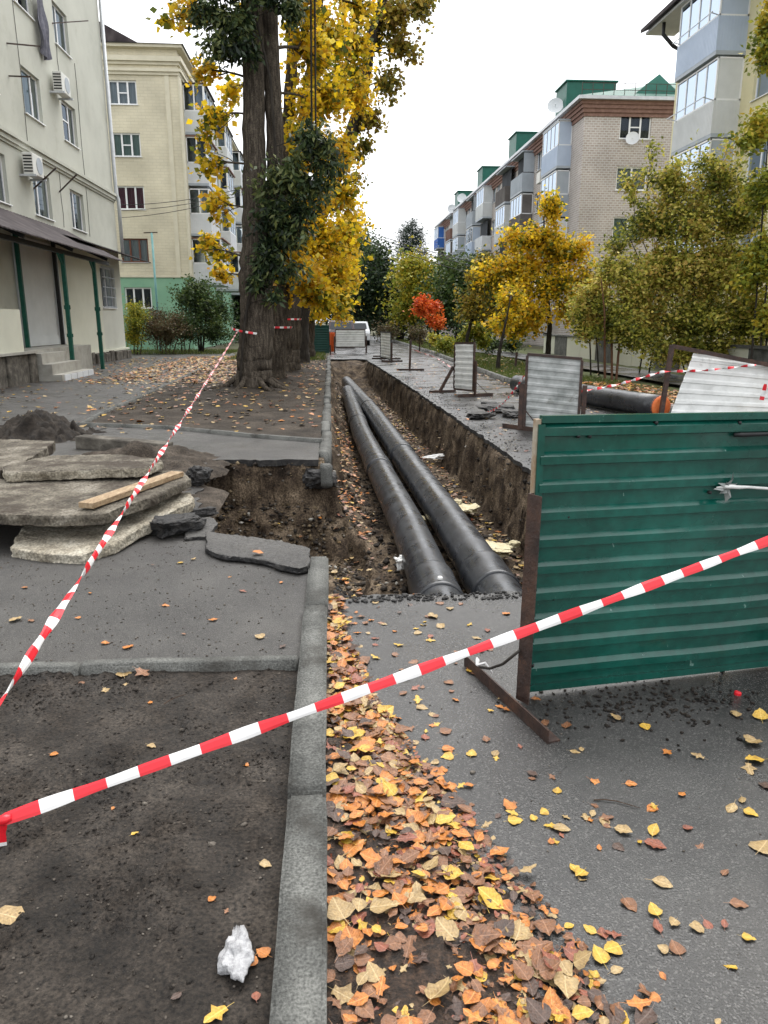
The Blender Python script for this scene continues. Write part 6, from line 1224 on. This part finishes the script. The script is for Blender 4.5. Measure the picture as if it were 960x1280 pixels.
for _ in range(170):                              # loose on the road
    y = 1.3 + 3.1 * rl.random(); x = float(np.interp(y, *DR)) + abs(rl.gauss(0, .42)); L_.append((x, y, .003, rl.uniform(.022, .055), pickc([.2, .2, .25, .22, .08, .05]), 'road'))
for _ in range(60): L_.append((rl.uniform(1.6, 4.5), rl.uniform(1.2, 4.2), .003, rl.uniform(.03, .06), pickc([.2, .2, .25, .22, .08, .05]), 'road'))
for (px, py, s, c_) in ((952, 900, .07, 2), (945, 925, .08, 3), (955, 950, .08, 2), (935, 955, .07, 3), (948, 1065, .085, 3), (955, 985, .06, 5), (918, 1005, .06, 3), (930, 1012, .05, 2), (738, 975, .055, 0), (830, 938, .05, 0), (775, 900, .05, 3), (805, 905, .05, 2), (815, 1100, .06, 3), (822, 1145, .045, 2), (845, 1150, .035, 3), (755, 1205, .06, 2), (690, 1035, .06, 3), (805, 1052, .07, 4), (815, 1262, .07, 5), (905, 1160, .03, 4), (545, 773, .09, 3), (555, 785, .07, 3), (668, 1210, .075, 2), (605, 1195, .07, 3), (590, 1085, .085, 3), (455, 1120, .09, 0), (730, 1088, .045, 2), (768, 1035, .06, 3), (450, 822, .09, 1), (435, 1270, .07, 3), (470, 1130, .08, 0), (835, 1190, .03, 3), (880, 948, .05, 3), (880, 1150, .04, 4), (920, 890, .05, 3)):
    p = G(px, py, .005); L_.append((p[0], p[1], .006, s, c_, 'road' if px > 600 or py < 800 else 'drift'))
for (px, py, s, c_) in ((283, 1258, .06, 2), (318, 1190, .05, 0), (325, 1072, .038, 3), (164, 1046, .026, 2), (320, 1245, .03, 4), (155, 845, .08, 3), (130, 862, .055, 3), (172, 843, .09, 1), (47, 838, .055, 0), (188, 878, .035, 0), (185, 928, .04, 3), (335, 1188, .04, 0), (100, 852, .03, 1), (-6, 1140, .1, 3)):
    p = G(px, py, .07); L_.append((p[0], p[1], float(soil_z(np.array([p[0]]), np.array([p[1]]))[0]) + .006, s, c_, 'soil'))
for (px, py, s, c_) in ((155, 811, .06, 0), (272, 774, .05, 0), (330, 797, .055, 3), (12, 777, .07, 3), (350, 810, .045, 5), (240, 700, .05, 3), (300, 738, .05, 4), (318, 700, .08, 0)):
    p = G(px, py, .085); L_.append((p[0], p[1], .086 if py != 700 or px != 318 else .15, s, c_, 'path'))
for _ in range(14):
    x, y = rl.uniform(-2.4, -.25), rl.uniform(3.45, 4.95); L_.append((x, y, .086, rl.uniform(.02, .045), pickc(), 'path'))
for _ in range(10):
    x, y = rl.uniform(-1.6, -.25), rl.uniform(1.2, 3.2); L_.append((x, y, float(soil_z(np.array([x]), np.array([y]))[0]) + .004, rl.uniform(.015, .035), pickc(), 'soil'))
def appar(l): return l[3] / math.sqrt(l[0] ** 2 + l[1] ** 2 + 2.4) + (.03 if l[5] in ('soil', 'path') else 0)
vis = [l for l in L_]; vis.sort(key=appar, reverse=True); IND, REST = vis[:290], vis[290:]
ZL = {'drift': 'lying in the leaf drift along the kerb', 'road': 'lying on the wet road outside the leaf drift', 'soil': 'lying on the bare soil bed', 'path': 'lying on the asphalt path before the slabs'}
special = {(.1, 3, 'soil'): 'big pale yellow tan leaf lying alone on the bare soil bed'}
for (x, y, z, s, c_, zone) in IND:
    k = rl.randrange(18); o = bpy.data.objects.new('fallen_leaf', leaf_mesh(k, c_)); COL.objects.link(o); o.location = (x, y, z); o.scale = (s * rl.uniform(.8, 1.15), s, s)
    til = .16 if zone == 'drift' else .07; o.rotation_euler = (rl.gauss(0, til), rl.gauss(0, til), rl.uniform(0, 6.28))
    nm = FALL[c_][0]; shp = ('broad', 'narrow', 'broad', 'lobed', 'broad', 'narrow')[k % 6]; big = 'large ' if s > .068 else ('small ' if s < .042 else '')
    props(o, special.get((s, c_, zone), f'{big}{shp} {nm} fallen leaf {ZL[zone]}'), 'leaf', f'{nm} fallen leaves {ZL[zone]}')
def scatter(name, label, arr, seed):
    """one mesh of many leaves"""
    r2 = np.random.default_rng(seed); VV = []; FF = []; MM = []; EE = []; nv = 0
    for (x, y, z, s, c_, zone) in arr:
        ki = int(r2.integers(0, 18)); V, F = SH[ki]; EE.append(VE[ki]); a_ = r2.uniform(0, 6.28); til = .2 if zone == 'drift' else .12; rx_, ry_ = r2.normal(0, til, 2)
        Q = V * s; Q = Q @ np.array(Matrix.Rotation(rx_, 3, 'X') @ Matrix.Rotation(ry_, 3, 'Y')).T; Q = Q @ np.array(Matrix.Rotation(a_, 3, 'Z')).T
        VV.append(Q + np.array([x, y, z])); FF.append(F + nv); MM.append(np.full(len(F), c_)); nv += len(V)
    o = fast_mesh(name, np.concatenate(VV), np.concatenate(FF), [f[1] for f in FALL], mi=np.concatenate(MM), vein=np.concatenate(EE), kind='stuff', smooth=True); return props(o, label, 'leaves')
def mulch_z(x, y):
    wd_ = np.interp(y, *DR) * 1.05; t_ = np.clip((x + .045) / wd_, 0, 1.2); q = np.stack([x, y, x * 0], 1)
    return .022 * (1 - t_) + .008 * fbm(q, 20, 3, 5) - .026 * sstep(.62, 1.0, t_ + .3 * fbm(q, 6, 3, 8)) + .004
props(grid('leaf_mulch', np.arange(-.042, .8, .011), np.arange(1.0, 4.36, .013), mulch_z, M['mulch'], kind='stuff', keep=lambda c: c[:, 2] > -.004), 'dark wet leaf mould packed along the kerb under the drift', 'leaf mould')
# crushed fragments fill the drift below the whole leaves
fr = []
for _ in range(6500):
    y = 1.1 + 3.25 * rl.random() ** 1.15; wdt = float(np.interp(y, *DR)); x = max(-.03, -.03 + wdt * 1.08 * rl.random() ** .95)
    if patch(x, y) < rl.uniform(-.9, .0): continue
    fr.append((x, y, .006 + .022 * rl.random() * (1 - x / .8), rl.uniform(.012, .034), pickc([.2, .3, .04, .12, .12, .22]), 'drift'))
scatter('leaf_litter', 'layer of small crushed leaves filling the drift along the kerb', REST + fr, 3)
ar = []
for _ in range(2300):                             # tree strip and yard
    if rl.random() < .72: y = 11 + 25 * rl.random() ** .8; x = rl.uniform(-4.6, -.2); z = float(strip_z(np.array([x]), np.array([y]))[0]) + .01
    else: y = 21 + 14 * rl.random(); x = rl.uniform(-8.6, -4.6); z = .088
    ar.append((x, y, z, rl.uniform(.07, .13), pickc([.22, .2, .14, .34, .05, .05]), 'yard'))
for _ in range(2600):
    y = 20 + 16 * rl.random(); x = rl.uniform(-6.4, -2.3); ar.append((x, y, .1, rl.uniform(.08, .14), pickc([.34, .2, .16, .25, .03, .02]), 'yard'))
for _ in range(260):
    y = 11 + 12 * rl.random(); x = rl.uniform(-9, -4); ar.append((x, y, .088, rl.uniform(.05, .11), pickc([.22, .2, .14, .34, .05, .05]), 'yard'))
scatter('yard_leaves', 'fallen leaves strewn over the tree strip and yard asphalt', ar, 4)
ar = []
for _ in range(1900):
    y = 5 + 22 * rl.random() ** 1.3; x = rl.uniform(.05, float(xr(y)) - .1)
    if rl.random() < .55: x = rl.uniform(1.55, float(xr(y)) - .2) if rl.random() < .8 else rl.uniform(.02, .35)
    if min(abs(x - np.interp(y, [6, 11, 16, 26], [.88, .74, .63, .57])), abs(x - np.interp(y, [6, 12, 19, 30], [1.44, 1.31, 1.11, .62]))) < .2: continue
    ar.append((x, y, float(ex_z(np.array([x]), np.array([y]))[0]) + .012, rl.uniform(.04, .085), pickc([.15, .25, .15, .33, .07, .05]), 'trench'))
for _ in range(420):
    y = rl.uniform(8.4, 16); x = rl.uniform(.02, .42); ar.append((x, y, float(ex_z(np.array([x]), np.array([y]))[0]) + .015, rl.uniform(.05, .09), pickc([.45, .25, .08, .12, .1, 0.]), 'drift'))
for _ in range(150):
    x = rl.uniform(-1.3, .1); y = rl.uniform(5.4, 8.6); ar.append((x, y, float(ex_z(np.array([x]), np.array([y]))[0]) + .012, rl.uniform(.03, .06), pickc(), 'trench'))
scatter('trench_leaves', 'fallen leaves strewn over the trench floor between the pipes and walls', ar, 5)
ar = []
for _ in range(2600):
    y = 10.5 + 9 * rl.random(); x = float(np.interp(y, [6, 9, 12.6, 16.6, 21], [13, 8.6, 6.4, 5.35, 4.95])) + .2 + rl.random() ** 1.2 * 2.4; ar.append((x, y, .1 + .04 * rl.random(), rl.uniform(.07, .13), pickc([.32, .3, .1, .2, .05, .03]), 'verge'))
for _ in range(500):
    y = 9 + 22 * rl.random(); x = rl.uniform(float(xr(y)) + .1, 5); x = x if rl.random() < .5 else max(float(xr(y)) + .1, 5.1 - abs(rl.gauss(0, .5))); ar.append((x, y, .006, rl.uniform(.05, .1), pickc([.2, .2, .15, .35, .05, .05]), 'road'))
for _ in range(500):
    y = 20 + 30 * rl.random(); x = rl.uniform(5.2, 8); ar.append((x, y, .11, rl.uniform(.06, .1), pickc([.2, .2, .25, .3, .03, .02]), 'verge'))
scatter('verge_leaves', 'fallen leaves heaped on the verge behind the short pipe and along the road', ar, 6)
